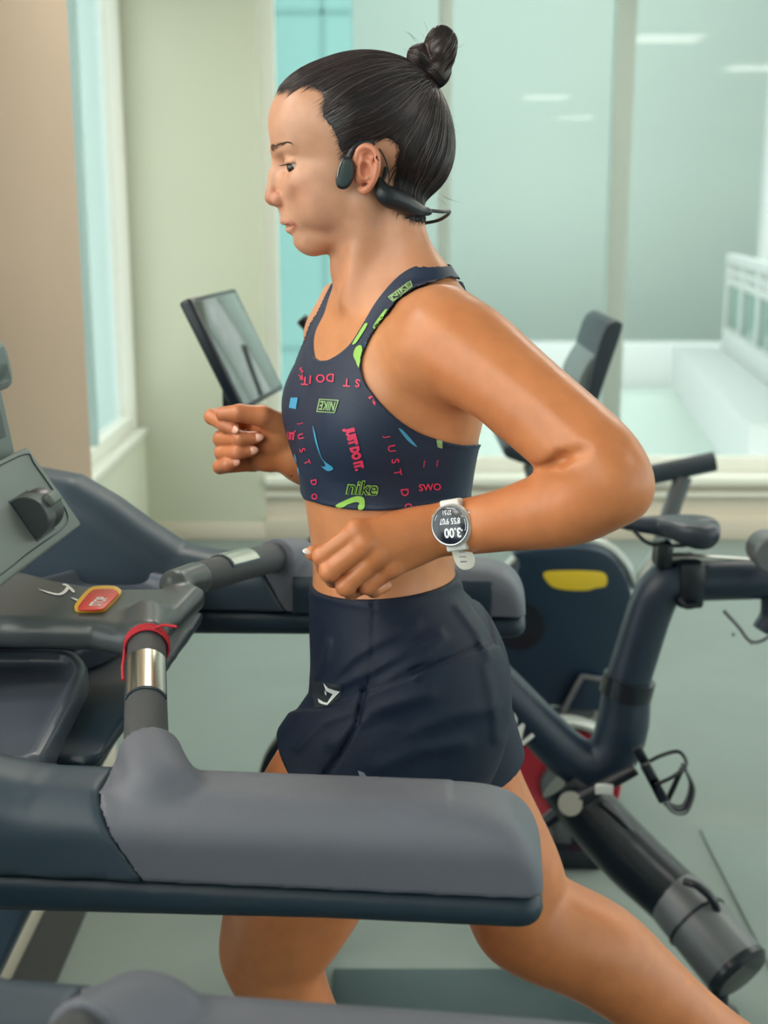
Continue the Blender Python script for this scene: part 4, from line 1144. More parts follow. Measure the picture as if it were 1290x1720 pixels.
scr = wch(lathe('screen', [(R_*.89,.0092),(R_*.89,.0099),(R_*.86,.0101),(1e-4,.0102)], face0, wn, M_WS, k=48), case)
def wtext(txt, dx, dy, h, w=None, bold=.02):
    v, f = text2d(txt, bold); sz = v.max(0)-v.min(0); sy = h/sz[1]; sx = sy if w is None else w/sz[0]
    a = math.radians(180-5); pts = []
    for x, y in v:
        x, y = x*sx, y*sy; x, y = x*math.cos(a)-y*math.sin(a), x*math.sin(a)+y*math.cos(a)
        pts.append(face0 + wn*.01035 + wrt*(dx+x)*mw + wup*(-dy+y)*mw)
    return wch(mesh_np('digits', pts, f, M_WT, None, smooth=False), scr)
wtext('3.00', 3, 13, 17, 31, .03); wtext("8'55 9'07", 1, -7, 11, 38, .02); wtext('27:51', -1.5, -22, 8, 16, .02)
wtext('\u2022', 20.5, 11, 3, 3)
for a0, a1 in ((35,75),(195,215),(120,150)):
    pth = [face0+wn*.0103+wrt*R_*.82*math.cos(math.radians(t))*1+wup*R_*.82*math.sin(math.radians(-t+40)) for t in np.linspace(a0,a1,8)]
    th = np.radians(np.linspace(a0-60,a1-60,8)); pth = [face0+wn*.01032+R_*.80*(wrt*math.cos(t)+wup*math.sin(t)) for t in th]
    wch(tube('ring_arc', np.array(pth), .00035, M_WT, None, k=5), scr)
# lugs and strap round the wrist
rx, ry = .0262, .0262
sp = rrect(.0022, .0205, .001, 3)
ang = np.linspace(math.radians(35), math.radians(325), 40)
cw = wc0
loop = np.array([cw + wn*rx*math.cos(a) + wup*ry*math.sin(a) for a in ang])
V_, F_ = sweep_vf(loop, sp, up0=wn); bm = bmesh.new(); add_vf(bm, V_, F_); strap = wch(bm_obj('strap', bm, M_WST))
for s in (1,-1):
    c = face0+wup*s*(R_*.93)
    M4 = Matrix([list(wrt)+[c[0]], list(wup)+[c[1]], list(wn)+[c[2]], [0,0,0,1]])
    M4 = Matrix(((wrt[0],wup[0],wn[0],c[0]),(wrt[1],wup[1],wn[1],c[1]),(wrt[2],wup[2],wn[2],c[2]),(0,0,0,1)))
    bm = bmesh.new(); bm_box(bm, (-.0115,-.0065,-.008), (.0115,.0065,.004), .0025, 3, M4); wch(bm_obj('lug', bm, M_WW))
for t in (150,178,205,25):
    a = math.radians(t); c = face0+wn*.003+R_*(wrt*math.cos(a)+wup*math.sin(a)); d = wrt*math.cos(a)+wup*math.sin(a)
    wch(lathe('button', [(.0024,-.001),(.0024,.0022),(.0018,.0030)], c, d, M_WB, k=14))
tl = [(759,918),(784,914),(792,925),(798,940),(795,952),(786,957),(774,956),(765,945)]
tail = picture_prism('strap_tail', tl, 1.296, .0022, M_WST, .0007, n=4); wch(tail)
for i in range(3):
    c = P(776+i*1.2, 927+i*8, 1.2955); wch(box('strap_slot', c-np.array([.0035,.0003,.0007]), c+np.array([.0035,.0003,.0007]), M_WB, None, .0002), tail)

# ================================================================== TREADMILL
M_GREY = mat('rail_rubber_grey', srgb(95,100,112), rough=.48, noise=.06, nscale=30, bump=.25, bscale=900)
M_SLATE = mat('treadmill_slate', srgb(50,66,80), rough=.42, noise=.05, nscale=20)
M_NAVY = mat('treadmill_navy', srgb(24,46,62), rough=.45, noise=.08, nscale=20)
M_DARKG = mat('grip_rubber', srgb(66,70,74), rough=.6, bump=.35, bscale=1200)
M_HUB = mat('console_grey', srgb(70,78,82), rough=.32, noise=.06, nscale=15)
M_PANEL = mat('console_panel', srgb(112,126,124), rough=.4, noise=.04, nscale=15)
M_STEEL = mat('sensor_steel', srgb(205,200,188), rough=.22, metal=1.0)
M_BELT = mat('belt_rubber', srgb(40,44,46), rough=.8, bump=.5, bscale=900)
M_ALU = mat('deck_trim', srgb(150,150,148), rough=.35, metal=.7)
M_RED = mat('stop_red', srgb(214,62,52), rough=.35); M_YEL = mat('stop_yellow', srgb(240,190,60), rough=.4); M_PRINT = mat('print_white', srgb(225,228,226), rough=.5)
M_SCR = mat('console_screen', srgb(30,36,42), rough=.1, coat=.6)
YAW = math.radians(5.0); TC = np.array([-.12, 1.5, 0.0]); TF = np.array([-math.cos(YAW), math.sin(YAW), 0]); TN = np.array([math.sin(YAW), math.cos(YAW), 0])
tm = empty('treadmill', (float(TC[0]), float(TC[1]), 0)); tag(tm, 'grey and navy treadmill the woman is running on, with red stop button', 'treadmill')
TMI = Matrix.Translation(-Vector(tm.location))
def tc_(o, par=None):
    o.parent = par or tm
    if par is None: o.matrix_parent_inverse = TMI
    return o
def L2(p):                                   # world -> (along = +backwards, across, z) of the machine
    q = p-TC.astype(np.float32); return -(q@TF.astype(np.float32)), q@TN.astype(np.float32), p[:,2]
def T3(a, b, z): return TC + TF*(-a) + TN*b + np.array([0,0,z])
def along(x, Y): return float(-(np.array([x,Y,0])-TC)@TF)
def flip_far(V, F):                          # mirror to the far side of the machine
    V = np.asarray(V, float); d = (V-TC)@TN; V2 = V-2*d[:,None]*TN[None]
    return V2, np.asarray(F)[:, ::-1]
def both(name, V, F, m):
    o = tc_(mesh_np(name, V, F, m)); V2, F2 = flip_far(V, F); o2 = tc_(mesh_np(name, V2, F2, m)); return o, o2
BR = float((P(400,1315,1.10)-TC)@TN)          # across position of the near rail (negative)
def pt2(px, py, Y): p = P(px, py, Y); return (along(p[0], p[1]), p[2])
zT, zS, zB = 1.083, 1.008, .972
aSeamT, aSeamB = along(*P(165,1310,1.09)[:2]), along(*P(240,1488,1.05)[:2])
aEnd = along(*P(921,1480,1.055)[:2])
def sec_top(b, z):                            # rounded-top section of the rail
    qx = np.abs(b-BR)-(.056-.042); qz = (z-zT)+.042
    return np.sqrt(np.maximum(qx,0)**2+np.maximum(qz,0)**2)+np.minimum(np.maximum(qx,qz),0)-.042
def f_grip(p):
    a, b, z = L2(p)
    d = sec_top(b, z)
    ex = a-(aEnd-.085); ez = z-(zT-.075)     # generous rounding at the free end
    end = np.sqrt(np.maximum(ex,0)**2+np.maximum(ez,0)**2)+np.minimum(np.maximum(ex,ez),0)-.080
    d = smax(d, np.where(a > aEnd-.09, end, -1), .02)
    d = smin(d, NECKG(p), .014)
    seam = aSeamT + (aSeamB-aSeamT)*(zT-z)/(zT-zS)
    d = np.maximum(d, np.maximum(zS-z, seam-a))
    return np.maximum(d, cutG(p))
H0, H1, H2, H3 = P(247,1320,1.10), P(245.5,1240,1.178), P(245,1150,1.283), P(247,1072,1.392)
NECKG = Field().cap(H0, H1, .0232, .0226)
NECKG.cap(H1, H2, .0226, .0224, .002)
NECKG.cap(P(300,1318,1.10), P(256,1262,1.155), .016, .016, .04)
_sg = P(245,1262,1.152); _sd = (H2-H1)/np.linalg.norm(H2-H1)
def cutG(p): return (p-_sg.astype(np.float32))@_sd.astype(np.float32)
lo = T3(aSeamT-.03, 0, 0); bb_lo = np.array([-.36, 1.00, .96]); bb_hi = np.array([.20, 1.24, 1.16])
v, q = surface(f_grip, bb_lo, bb_hi, .004, newton=2); both('rail_grip', v, q, M_GREY)
def f_inner(p):
    a, b, z = L2(p); return np.maximum(np.maximum(f_grip(p)-.0018, .020-(b-BR)), np.maximum(z-(zT-.020), np.maximum(aSeamB+.01-a, a-(aEnd-.055)))).astype(np.float32)
v, q = surface(f_inner, bb_lo, bb_hi, .004, newton=2); both('inner_panel', v, q, M_NAVY)
def poly_pts(pts): return np.array(pts, float)
MAST = [(aSeamT,zT+.0),(aSeamT-.07,zT+.002),(aSeamT-.12,zT+.012),(aSeamT-.17,1.128),(aSeamT-.22,1.165),(aSeamT-.28,1.20),(aSeamT-.37,1.215),(aSeamT-.52,1.22),(aSeamT-.55,1.20),(aSeamT-.50,1.05),(aSeamT-.40,.99),(aSeamT-.30,zS),(aSeamB,zS),(aSeamT+.012,zS+.045)]
def f_front(p):
    a, b, z = L2(p)
    d = poly_sd(a.astype(float), z.astype(float), MAST)
    w = np.abs(b-BR)-.056
    ro = smax(d, w, .05)
    seam = aSeamT + (aSeamB-aSeamT)*(zT-z)/(zT-zS)
    flat = np.maximum(np.maximum(sec_top(b, z), zS-z), a-seam+.0006)
    rise = np.maximum(ro, a-(aSeamT-.06))
    return np.minimum(rise, np.maximum(flat, -(a-(aSeamT-.14)))).astype(np.float32)
v, q = surface(f_front, np.array([-.92,1.0,.95]), np.array([-.18,1.26,1.45]), .006, newton=2); both('rail_front', v, q, M_SLATE)
def f_low(p):
    a, b, z = L2(p)
    zb = zB - .012*np.clip((aEnd-.2-a)/.5, 0, 1.5)
    qx = np.abs(b-BR)-(.053-.018); qz = np.abs(z-(zS+zb)/2)-((zS-zb)/2-.018)
    d = np.sqrt(np.maximum(qx,0)**2+np.maximum(qz,0)**2)+np.minimum(np.maximum(qx,qz),0)-.018
    d = smax(d, a-(aEnd-.004), .025)
    d = np.maximum(d, z-(zS-.0005))
    return np.maximum(d, (aSeamT-.75)-a).astype(np.float32)
v, q = surface(f_low, np.array([-1.1,1.0,.90]), np.array([.2,1.28,1.03]), .0045, newton=2); both('rail_underside', v, q, M_NAVY)
# ---- grips
gp = catmull([P(245.5,1266,1.148), H1, H2, H3], 6)
def grip_set(flip):
    T_ = (lambda V: flip_far(V, np.zeros((0,4),int))[0]) if flip else (lambda V: np.asarray(V))
    g = tube('handle', T_(gp), np.interp(np.linspace(0,1,len(gp)), [0,1], [.0222,.0215]), M_DARKG, None, k=24, caps=True); tc_(g)
    # steel pulse sensor bent round the grip, facing up and to the runner
    p0, p1 = P(245.2,1186,1.2395), P(245.6,1122,1.3195); ax = (p1-p0)/np.linalg.norm(p1-p0); up = CAM-p0; up -= (up@ax)*ax; up /= np.linalg.norm(up); sd = np.cross(ax, up)
    for nm, m, rr, hw, ex in (('sensor_frame', M_NAVY, .0232, 66, .003), ('pulse_sensor', M_STEEL, .0239, 58, 0)):
        prof = []; A = np.radians(np.linspace(-hw, hw, 17))
        ring = [(rr*math.cos(t), rr*math.sin(t)) for t in A]+[((rr-.004)*math.cos(t), (rr-.004)*math.sin(t)) for t in A[::-1]]
        V = []
        for e in (p0-ax*ex, p1+ax*ex): V += [e+up*a+sd*b for a, b in ring]
        n = len(ring); F = [(i,(i+1)%n,n+(i+1)%n,n+i) for i in range(n)]+[tuple(range(n)),tuple(n+i for i in range(n))[::-1]]
        bm = bmesh.new(); add_vf(bm, T_(np.array(V)), F); tc_(bm_obj(nm, bm, m, None, angle=40))
grip_set(False); grip_set(True)
# ---- centre hub carrying the stop button
ZH = 1.138
hub_px = [(-330,1052),(0,1042),(150,1046),(205,1058),(270,1056),(292,1036),(318,1008),(345,980),(310,972),(262,984),(180,984),(110,972),(50,957),(-100,938),(-330,925)]
HUB2 = [tuple(PZ(a,b,ZH)[:2]) for a,b in hub_px]
Hfar = flip_far(np.array([H3,H2]), np.zeros((0,4),int))[0]
HUBF = Field().chain([(H3, .0222),(H3+(H3-H2)*.5,.0205)], k=.01).chain([(Hfar[0], .0222),(Hfar[0]+(Hfar[0]-Hfar[1])*.5,.0205)], k=.01)
def f_hub(p):
    d = poly_sd(p[:,0].astype(float), p[:,1].astype(float), HUB2)
    d = smax(d, np.abs(p[:,2]-(ZH-.019))-.019, .022)
    return smin(d.astype(np.float32), HUBF(p), .016)
v, q = surface(f_hub, np.array([-.75,1.22,1.05]), np.array([-.10,1.86,1.19]), .005, newton=2)
hub = tc_(mesh_np('console_hub', v, q, M_HUB)); HB = bvh_of(v, q)
def flat_piece(name, pxs, z, th, m, par, n=3, bev=.0012):
    qq = catmull([np.array(a, float) for a in pxs], n, closed=True) if n > 1 else np.array(pxs, float)
    pts = np.array([PZ(a, b, z) for a, b in qq]); return tc_(prism(name, pts, (0,0,1), th, m, None, bev, 2), par)
sb = flat_piece('stop_button', [(125,1024),(134,1010),(150,994),(164,990),(192,990),(204,997),(200,1005),(180,1026),(168,1030),(132,1030)], ZH-.001, .005, M_YEL, None)
flat_piece('button_cap', [(131,1023),(139,1011),(153,996),(165,993),(190,993),(199,998),(195,1005),(177,1023),(166,1027),(136,1027)], ZH+.003, .003, M_RED, sb)
v2, f2 = text2d('STOP', .03); sz = v2.max(0)-v2.min(0); sc_ = .036/sz[0]; o_ = PZ(166,1010,ZH+.0066)
pts = [o_ + TN*x*sc_ - TF*(-y*sc_*1.35) for x, y in v2]; tc_(mesh_np('stop_lettering', pts, f2, M_PRINT, None, smooth=False), sb)
for pl in ([(63,990),(80,994),(98,998),(108,992),(112,986),(116,990),(110,997),(99,1001),(80,997)], [(112,986),(104,983),(110,981),(118,986),(126,994),(122,996)], [(118,1004),(130,1007),(134,1011),(126,1009)]):
    shape(pl, M_PRINT, 'runner_mark', .0008, n=2, bvh=HB, parent=hub)
# ---- body under the hub, bottle trays
BODY = [(aSeamT-.05,1.040),(aSeamT-.055,1.025),(aSeamT-.16,.94),(aSeamT-.30,.80),(aSeamT-.50,.70),(aSeamT-.60,.70),(aSeamT-.60,1.03),(aSeamT-.20,1.03)]
def f_bodyc(p):
    a, b, z = L2(p); d = poly_sd(a.astype(float), z.astype(float), BODY)
    return smax(d, np.abs(b+.01)-(.285-.25*np.clip((1.06-z)/.3,0,.6)), .03).astype(np.float32)
v, q = surface(f_bodyc, np.array([-1.0,1.1,.66]), np.array([-.2,1.9,1.2]), .009, newton=2); tc_(mesh_np('console_body', v, q, M_NAVY))
ZR = 1.066
TRAY = [tuple(PZ(a,b,ZR)[:2]) for a,b in [(-260,1092),(0,1087),(95,1087),(128,1092),(145,1110),(142,1132),(80,1252),(58,1270),(0,1281),(-260,1300)]]
TRAY = [tuple(t) for t in catmull([np.array(t) for t in TRAY], 3, closed=True)]
def f_tray(p):
    d = poly_sd(p[:,0].astype(float), p[:,1].astype(float), TRAY)
    o = smax(d, np.abs(p[:,2]-(ZR-.025))-.025, .012)
    inn = smax(d+.016, (ZR-.022)-p[:,2], .02)
    return smax(o, -inn, .006).astype(np.float32)
tx = np.array(TRAY); v, q = surface(f_tray, np.array([tx[:,0].min()-.02,tx[:,1].min()-.02,1.00]), np.array([tx[:,0].max()+.02,tx[:,1].max()+.02,1.09]), .0035, newton=2)
both('bottle_tray', v, q, mat('tray_plastic', srgb(84,92,106), rough=.3, noise=.05, nscale=20))
# ---- console: slanted lower panel with a jog dial, upright screen above it
A0 = P(139,881,1.66); B0 = P(57,742,1.69); dn = np.array([B0[0]-A0[0], 0, B0[2]-A0[2]]); hgt = float(np.linalg.norm(dn)); dn /= hgt
wlat = TN; A1 = A0 - wlat*.36
pn = np.cross(dn, wlat); pn /= np.linalg.norm(pn); pn = pn if pn[0] > 0 else -pn
def panel(name, base, w, h, th, m, bev, par=None, lift=0.0):
    c = [base+pn*lift, base+wlat*w+pn*lift, base+wlat*w+dn*h+pn*lift, base+dn*h+pn*lift]
    return tc_(prism(name, c, -pn, th, m, None, bev, 3), par)
cp = panel('control_panel', A1, .36, hgt, .030, M_PANEL, .005)
# groove frame on the panel
def pl(w, h, l=0.0): return A1+wlat*w+dn*h+pn*l
ring = catmull([pl(.19,.012,.0006), pl(.30,.012,.0006), pl(.335,.022,.0006), pl(.342,.05,.0006), pl(.342,hgt*.8,.0006), pl(.335,hgt-.008,.0006), pl(.19,hgt-.006,.0006), pl(.05,hgt-.006,.0006), pl(.02,hgt*.7,.0006), pl(.02,.03,.0006), pl(.05,.012,.0006)], 5, closed=True)
tc_(tube('panel_groove', ring, .0009, M_NAVY, None, k=6, closed=True), cp)
# dial
def ray_panel(px, py):
    d = P(px,py,1.0)-CAM; t = ((A0-CAM)@pn)/(d@pn); return CAM+d*t
dc = ray_panel(54, 866)
dl = lathe('jog_dial', [(1e-4,-.030),(.026,-.030),(.0275,-.0285),(.0275,-.001),(.0268,0),(.0268,.001),(.0275,.002),(.0275,.0285),(.026,.030),(1e-4,.030)], dc+pn*.004, wlat, M_HUB, None, k=36); tc_(dl, None)
tb = dc+pn*.030+dn*.004; Mt = Matrix(((wlat[0],dn[0],pn[0],tb[0]),(wlat[1],dn[1],pn[1],tb[1]),(wlat[2],dn[2],pn[2],tb[2]),(0,0,0,1)))
bm = bmesh.new(); bm_box(bm, (-.012,-.007,-.012), (.020,.009,.009), .004, 3, Mt); tc_(bm_obj('dial_tab', bm, M_PANEL), dl)
bm = bmesh.new(); Mw = Matrix(((wlat[0],dn[0],pn[0],dc[0]),(wlat[1],dn[1],pn[1],dc[1]),(wlat[2],dn[2],pn[2],dc[2]),(0,0,0,1))); bm_box(bm, (-.033,-.030,-.004), (.033,.030,.0007), .0005, 1, Mw); tc_(bm_obj('dial_well', bm, M_NAVY), cp)
# upper console
du = np.array([-.15,0,.99]); du /= np.linalg.norm(du); pu = np.cross(du, wlat); pu = pu if pu[0] > 0 else -pu
U0 = P(38,742,1.69)-wlat*.34
def upslab(nm, x0, x1, h0, h1, th, m, lift, bev, par=None):
    c = [U0+wlat*x+du*h_+pu*lift for x, h_ in ((x0,h0),(x1,h0),(x1,h1),(x0,h1))]; return tc_(prism(nm, c, -pu, th, m, None, bev, 4), par)
upslab('console_neck', .02, .322, -.03, .085, .035, M_PANEL, -.004, .008)
so_ = upslab('screen_housing', -.02, .352, .072, .138, .05, M_PANEL, .006, .016)
upslab('display', .01, .33, .082, .128, .004, M_SCR, .0068, .001, so_)
upslab('key_strip', .05, .30, .015, .06, .003, M_HUB, -.0035, .001)
# ---- uprights, deck, belt
UPR = [(aSeamT-.12,.985),(aSeamT-.165,.90),(aSeamT-.217,.81),(aSeamT-.27,.717),(aSeamT-.43,.40),(aSeamT-.55,.16),(aSeamT-.80,.16),(aSeamT-.48,.80),(aSeamT-.36,.985)]
for s in (-1, 1):
    b0 = BR*s*-1 if s > 0 else BR
    b0 = -BR if s > 0 else BR
    c = [T3(a, b0-.03, z) for a, z in UPR]; up_ = tc_(prism('upright', c, TN, .06, M_SLATE, None, .010, 3))
    sgn = -1
    bolt = T3(aSeamT-.236, b0-.033, .845); tc_(lathe('bolt', [(.009,-.004),(.009,.004),(.006,.008),(1e-4,.009)], bolt, -TN, M_STEEL, None, k=18), up_)
a0, a1 = aSeamT-.85, aEnd+.75
def dbox(nm, b0, b1, z0, z1, m, x0=a0, x1=a1, bev=.008):
    c = [T3(x0,b0,z0), T3(x1,b0,z0), T3(x1,b1,z0), T3(x0,b1,z0)]; return tc_(prism(nm, c, (0,0,1), z1-z0, m, None, bev, 3))
dbox('deck', -.36, .36, .06, .19, M_NAVY); dbox('belt', -.26, .26, .185, .20, M_BELT, a0+.35, a1-.03, .004)
for s in (-1,1): dbox('side_step', s*.31-.05, s*.31+.05, .185, .215, M_ALU, a0+.3, a1-.02)
dbox('motor_hood', -.34, .34, .18, .30, M_SLATE, a0, a0+.38, .03)
for s in (-1,1):
    for x in (a0+.1, a1-.12): c0 = T3(x, s*.28, 0); tc_(lathe('foot', [(.03,0),(.03,.05),(.022,.065)], c0, (0,0,1), M_NAVY, None, k=20))

# ---- the neighbouring treadmill under the camera: same machine, set one place nearer
def copy_tree(o, parent=None):
    c = o.copy(); COL.objects.link(c); c.parent = parent
    if parent is not None: c.matrix_parent_inverse = o.matrix_parent_inverse.copy()
    for ch in list(o.children): copy_tree(ch, c)
    return c
t2 = copy_tree(tm); t2.location = (TC[0]-.035, TC[1]-1.155, 0); t2.rotation_euler = (0,0,math.radians(-2.0))
tag(t2, 'second treadmill in front, only the far handrail showing along the bottom edge', 'treadmill')

# ================================================================== red safety cord wound round the near grip
M_CORD = mat('red_cord', srgb(206,48,62), rough=.7, bump=.6, bscale=1500)
def grip_at(t): i = t*(len(gp)-1); k = int(min(i, len(gp)-2)); return gp[k]*(1-(i-k))+gp[k+1]*(i-k)
ax = (H3-H2)/np.linalg.norm(H3-H2); e1 = CAM-H3; e1 -= (e1@ax)*ax; e1 /= np.linalg.norm(e1); e2 = np.cross(ax, e1)
cord = []
c0 = H3-ax*.022
turns = 3.0; n = 90
lft = e2 if e2[0] < 0 else -e2
for i in range(n):
    t = i/(n-1); th = 2*math.pi*turns*t; cord.append(c0 + ax*(.017*t-.006) + .0243*(lft*math.cos(th)+e1*math.sin(th)))
tailL = [P(207,1142,1.283), P(206,1122,1.305), P(208,1106,1.33)]
tailR = [cord[-1]+ax*.004+e1*.003, P(268,1052,1.365), P(284,1051,1.362), P(297,1053,1.360)]
cord = np.concatenate([catmull(tailL+[cord[0]], 5)[:-1], np.array(cord), catmull([cord[-1]]+tailR[1:], 5)[1:]])
tag(tube('safety_cord', cord, .0018, M_CORD, None, k=8), 'thin red cord wound around the near treadmill grip', 'cord')

# ================================================================== SPIN BIKE (near, black)
M_BK = mat('bike_black', srgb(27,44,62), rough=.4, noise=.06, nscale=25); M_BK2 = mat('bike_black_gloss', srgb(20,28,38), rough=.28); M_BKG = mat('bike_grey', srgb(104,108,112), rough=.4, metal=.3); M_SIL = mat('bike_silver', srgb(178,182,180), rough=.3, metal=.8)
M_SAD = mat('saddle_vinyl', srgb(48,58,70), rough=.38); M_WHT = mat('bike_lettering', srgb(225,228,226), rough=.5)
YK = 2.52
bk = empty('spin_bike', tuple(PZ(900,1560,0))); tag(bk, 'black spin bike with slim saddle and tablet, standing behind the runner', 'exercise bike')
BKI = Matrix.Translation(-Vector(bk.location))
def kc(o, par=None):
    o.parent = par or bk
    if par is None: o.matrix_parent_inverse = BKI
    return o
def K(px, py, dY=0.0): return P(px, py, YK+dY)
mk = SC(1000,1200,YK)
def ktube(nm, pts, r, m, par=None, n=6, k=18):
    path = catmull([K(*p) for p in pts], n); rr = np.interp(np.linspace(0,1,len(path)), np.linspace(0,1,len(np.atleast_1d(r))), np.atleast_1d(r))*mk if not np.isscalar(r) else r*mk
    return kc(tube(nm, path, rr, m, None, k=k), par)
ktube('seat_tube', [(1440,974),(1290,972),(1180,974),(1135,976),(1108,992),(1090,1030),(1068,1100),(1052,1150)], [34,34,35,37,37,37,37], M_BK)
ktube('frame_collar', [(1058,1138),(1050,1168)], 44, M_BK2)
ktube('main_frame', [(1052,1160),(1046,1215),(1030,1262),(995,1285),(955,1268),(900,1215),(840,1155),(760,1080),(650,985),(560,915)], [40,44,44,42,40,38,38,38,36,34], M_BK)
ktube('rear_beam', [(945,1310,0),(1000,1375,-.02),(1060,1440,-.05),(1135,1510,-.09)], [44,50,52,50], M_BK2)
ktube('front_fork', [(548,905),(545,1000),(552,1150),(560,1318)], [30,28,26,24], M_BK)
ktube('front_leg', [(560,1318),(530,1440),(500,1570)], [30,34,30], M_BK2)
ktube('head_post', [(552,930),(540,800),(530,690)], [24,22,20], M_BK2)
# rear leg sleeve, feet and front stabiliser
ax_ = np.array([0,-1.0,0])
sl0, sl1 = K(1128,1498,-.085), K(1238,1630,-.235); sax = (sl1-sl0)/np.linalg.norm(sl1-sl0); Ls = float(np.linalg.norm(sl1-sl0))
st = kc(lathe('rear_leg_sleeve', [(1e-4,0),(.052,0),(.062,.008),(.066,.03),(.068,Ls-.01),(.066,Ls),(1e-4,Ls)], sl0, sax, M_BKG, None, k=40))
kc(lathe('end_cap', [(.069,Ls-.006),(.069,Ls+.006),(.058,Ls+.016),(1e-4,Ls+.018)], sl0, sax, M_BK2, None, k=40), st)
kc(lathe('strap_band', [(.0685,Ls*.38),(.0705,Ls*.385),(.0705,Ls*.41),(.0685,Ls*.415)], sl0, sax, M_BK2, None, k=40), st)
kc(lathe('foot', [(.040,0),(.042,.004),(.042,.022),(.020,.034),(.018,max(.05,float(sl1[2])))], np.array([sl1[0]-.03,sl1[1]+.01,.0]), (0,0,1), M_BK2, None, k=24))
fs = K(500,1578); kc(lathe('front_stabiliser', [(1e-4,-.27),(.05,-.27),(.05,.27),(1e-4,.27)], np.array([fs[0],YK,.075]), ax_, M_BKG, None, k=30))
for dy in (-.2,.2): kc(lathe('foot', [(.03,0),(.034,.004),(.034,.025),(.018,.03)], np.array([fs[0], YK+dy, 0.0]), (0,0,1), M_BK2, None, k=20))
# flywheel
fw = K(564,1320); rW = 132*mk
W = kc(lathe('flywheel', [(1e-4,-.012),(rW*.80,-.012),(rW*.84,-.02),(rW*.985,-.02),(rW,-.016),(rW,.016),(rW*.985,.02),(rW*.84,.02),(rW*.80,.012),(1e-4,.012)], fw, (0,1,0), M_BK2, None, k=64))
kc(lathe('hub', [(1e-4,-.03),(.03,-.03),(.034,-.026),(.034,.026),(.03,.03),(1e-4,.03)], fw, (0,1,0), M_SIL, None, k=28), W)
# saddle
SAD = Field()
zc_ = K(1120,890)
def sd(px, py, dY=0.0): return K(px, py, dY)
SAD.chain_s([Sm(1045,878,YK,.011),(K(1085,880),.016),(K(1125,882),.022),(K(1160,884),.028),(K(1188,890),.026)], k=.01)
for s in (1,-1): SAD.chain_s([(K(1125,884,s*.02),.018),(K(1160,890,s*.055),.026),(K(1185,897,s*.066),.027)], k=.015)
def f_sad(p):
    d = SAD(p); return smax(d, p[:,2]-(K(1120,866)[2]+.000), .012)
lo, hi = SAD.bounds(); v, q = surface(f_sad, lo-.01, hi+.01, .005); kc(mesh_np('saddle', v, q, M_SAD))
for s in (-.018,.018): ktube('saddle_rail', [(1062,888,s),(1085,910,s),(1110,916,s),(1150,916,s),(1180,908,s)], 3.2, M_BK2, k=8)
kc(box('saddle_clamp', K(1098,950)-np.array([.0,.028,.0]), K(1128,908)+np.array([0,.028,0]), M_BK2, None, .006))
ktube('seat_slider', [(1105,936),(1180,940),(1280,946),(1400,952)], [9,9,8,8], M_SIL, k=12)
kc(box('slider_clamp', K(1130,1012)-np.array([0,.05,0]), K(1178,936)+np.array([0,.05,0]), M_BK2, None, .01))
ktube('clamp_lever', [(1140,1005,-.05),(1152,1018,-.06),(1172,1016,-.06)], 5, M_BK2, k=8)
# pedals with toe cages
def pedal(cx, cy, dY, ang, parent_crank):
    c = K(cx, cy, dY); a = math.radians(ang); u = np.array([math.cos(a),0,math.sin(a)]); w = np.array([-math.sin(a),0,math.cos(a)]); v_ = np.array([0,1.0,0])
    Mx = Matrix(((u[0],v_[0],w[0],c[0]),(u[1],v_[1],w[1],c[1]),(u[2],v_[2],w[2],c[2]),(0,0,0,1)))
    bm = bmesh.new(); bm_box(bm, (-.045,-.045,-.010), (.045,-.033,.010), .003, 2, Mx); bm_box(bm, (-.045,.033,-.010), (.045,.045,.010), .003, 2, Mx); bm_box(bm, (-.012,-.045,-.009), (.012,.045,.009), .003, 2, Mx)
    pd = kc(bm_obj('pedal', bm, M_BK2))
    for s in (-.025,.0,.025):
        pth = catmull([c+u*.042+v_*s, c+u*.085+v_*s*.8+w*.006, c+u*.100+v_*s*.6+w*.030, c+u*.065+v_*s*.6+w*.062, c+u*.02+v_*s*.8+w*.066], 5); kc(tube('toe_cage', pth, .0035, M_BKG if s else M_BK2, None, k=8), pd)
    pth = catmull([c+v_*.05, c+v_*.05+w*.04, c+v_*.03+w*.072, c-v_*.03+w*.072, c-v_*.05+w*.04, c-v_*.05], 5); kc(tube('pedal_strap', pth, .004, M_BK2, None, k=8), pd)
ca = K(962,1345,-.09); cb = K(1068,1292,-.10)
ktube('crank_arm', [(955,1352,-.09),(1000,1328,-.095),(1068,1292,-.10)], [17,12,10], M_BK2)
ktube('crank_axle', [(958,1350,-.11),(958,1350,.11)], 20, M_SIL, n=2)
kc(box('crank_badge', K(1000,1335,-.112), K(1030,1316,-.106), M_WHT, None, .002))
pedal(1092,1300,-.15,-62,None)
ktube('crank_arm', [(958,1350,.09),(910,1385,.095),(850,1410,.10)], [17,12,10], M_BK2)
pedal(838,1415,.15,-10,None)
ktube('brake_cable', [(1010,1350,-.06),(1050,1385,-.07),(1100,1440,-.06),(1150,1500,-.05)], 5, M_BK2, k=8)
ktube('foot_strap', [(1150,1480,-.15),(1172,1488,-.17),(1196,1510,-.18),(1206,1536,-.18)], 7, M_BK2, k=8)
ktube('foot_lever', [(1118,1352,-.12),(1146,1290,-.13)], 4.5, M_BK2, k=8)
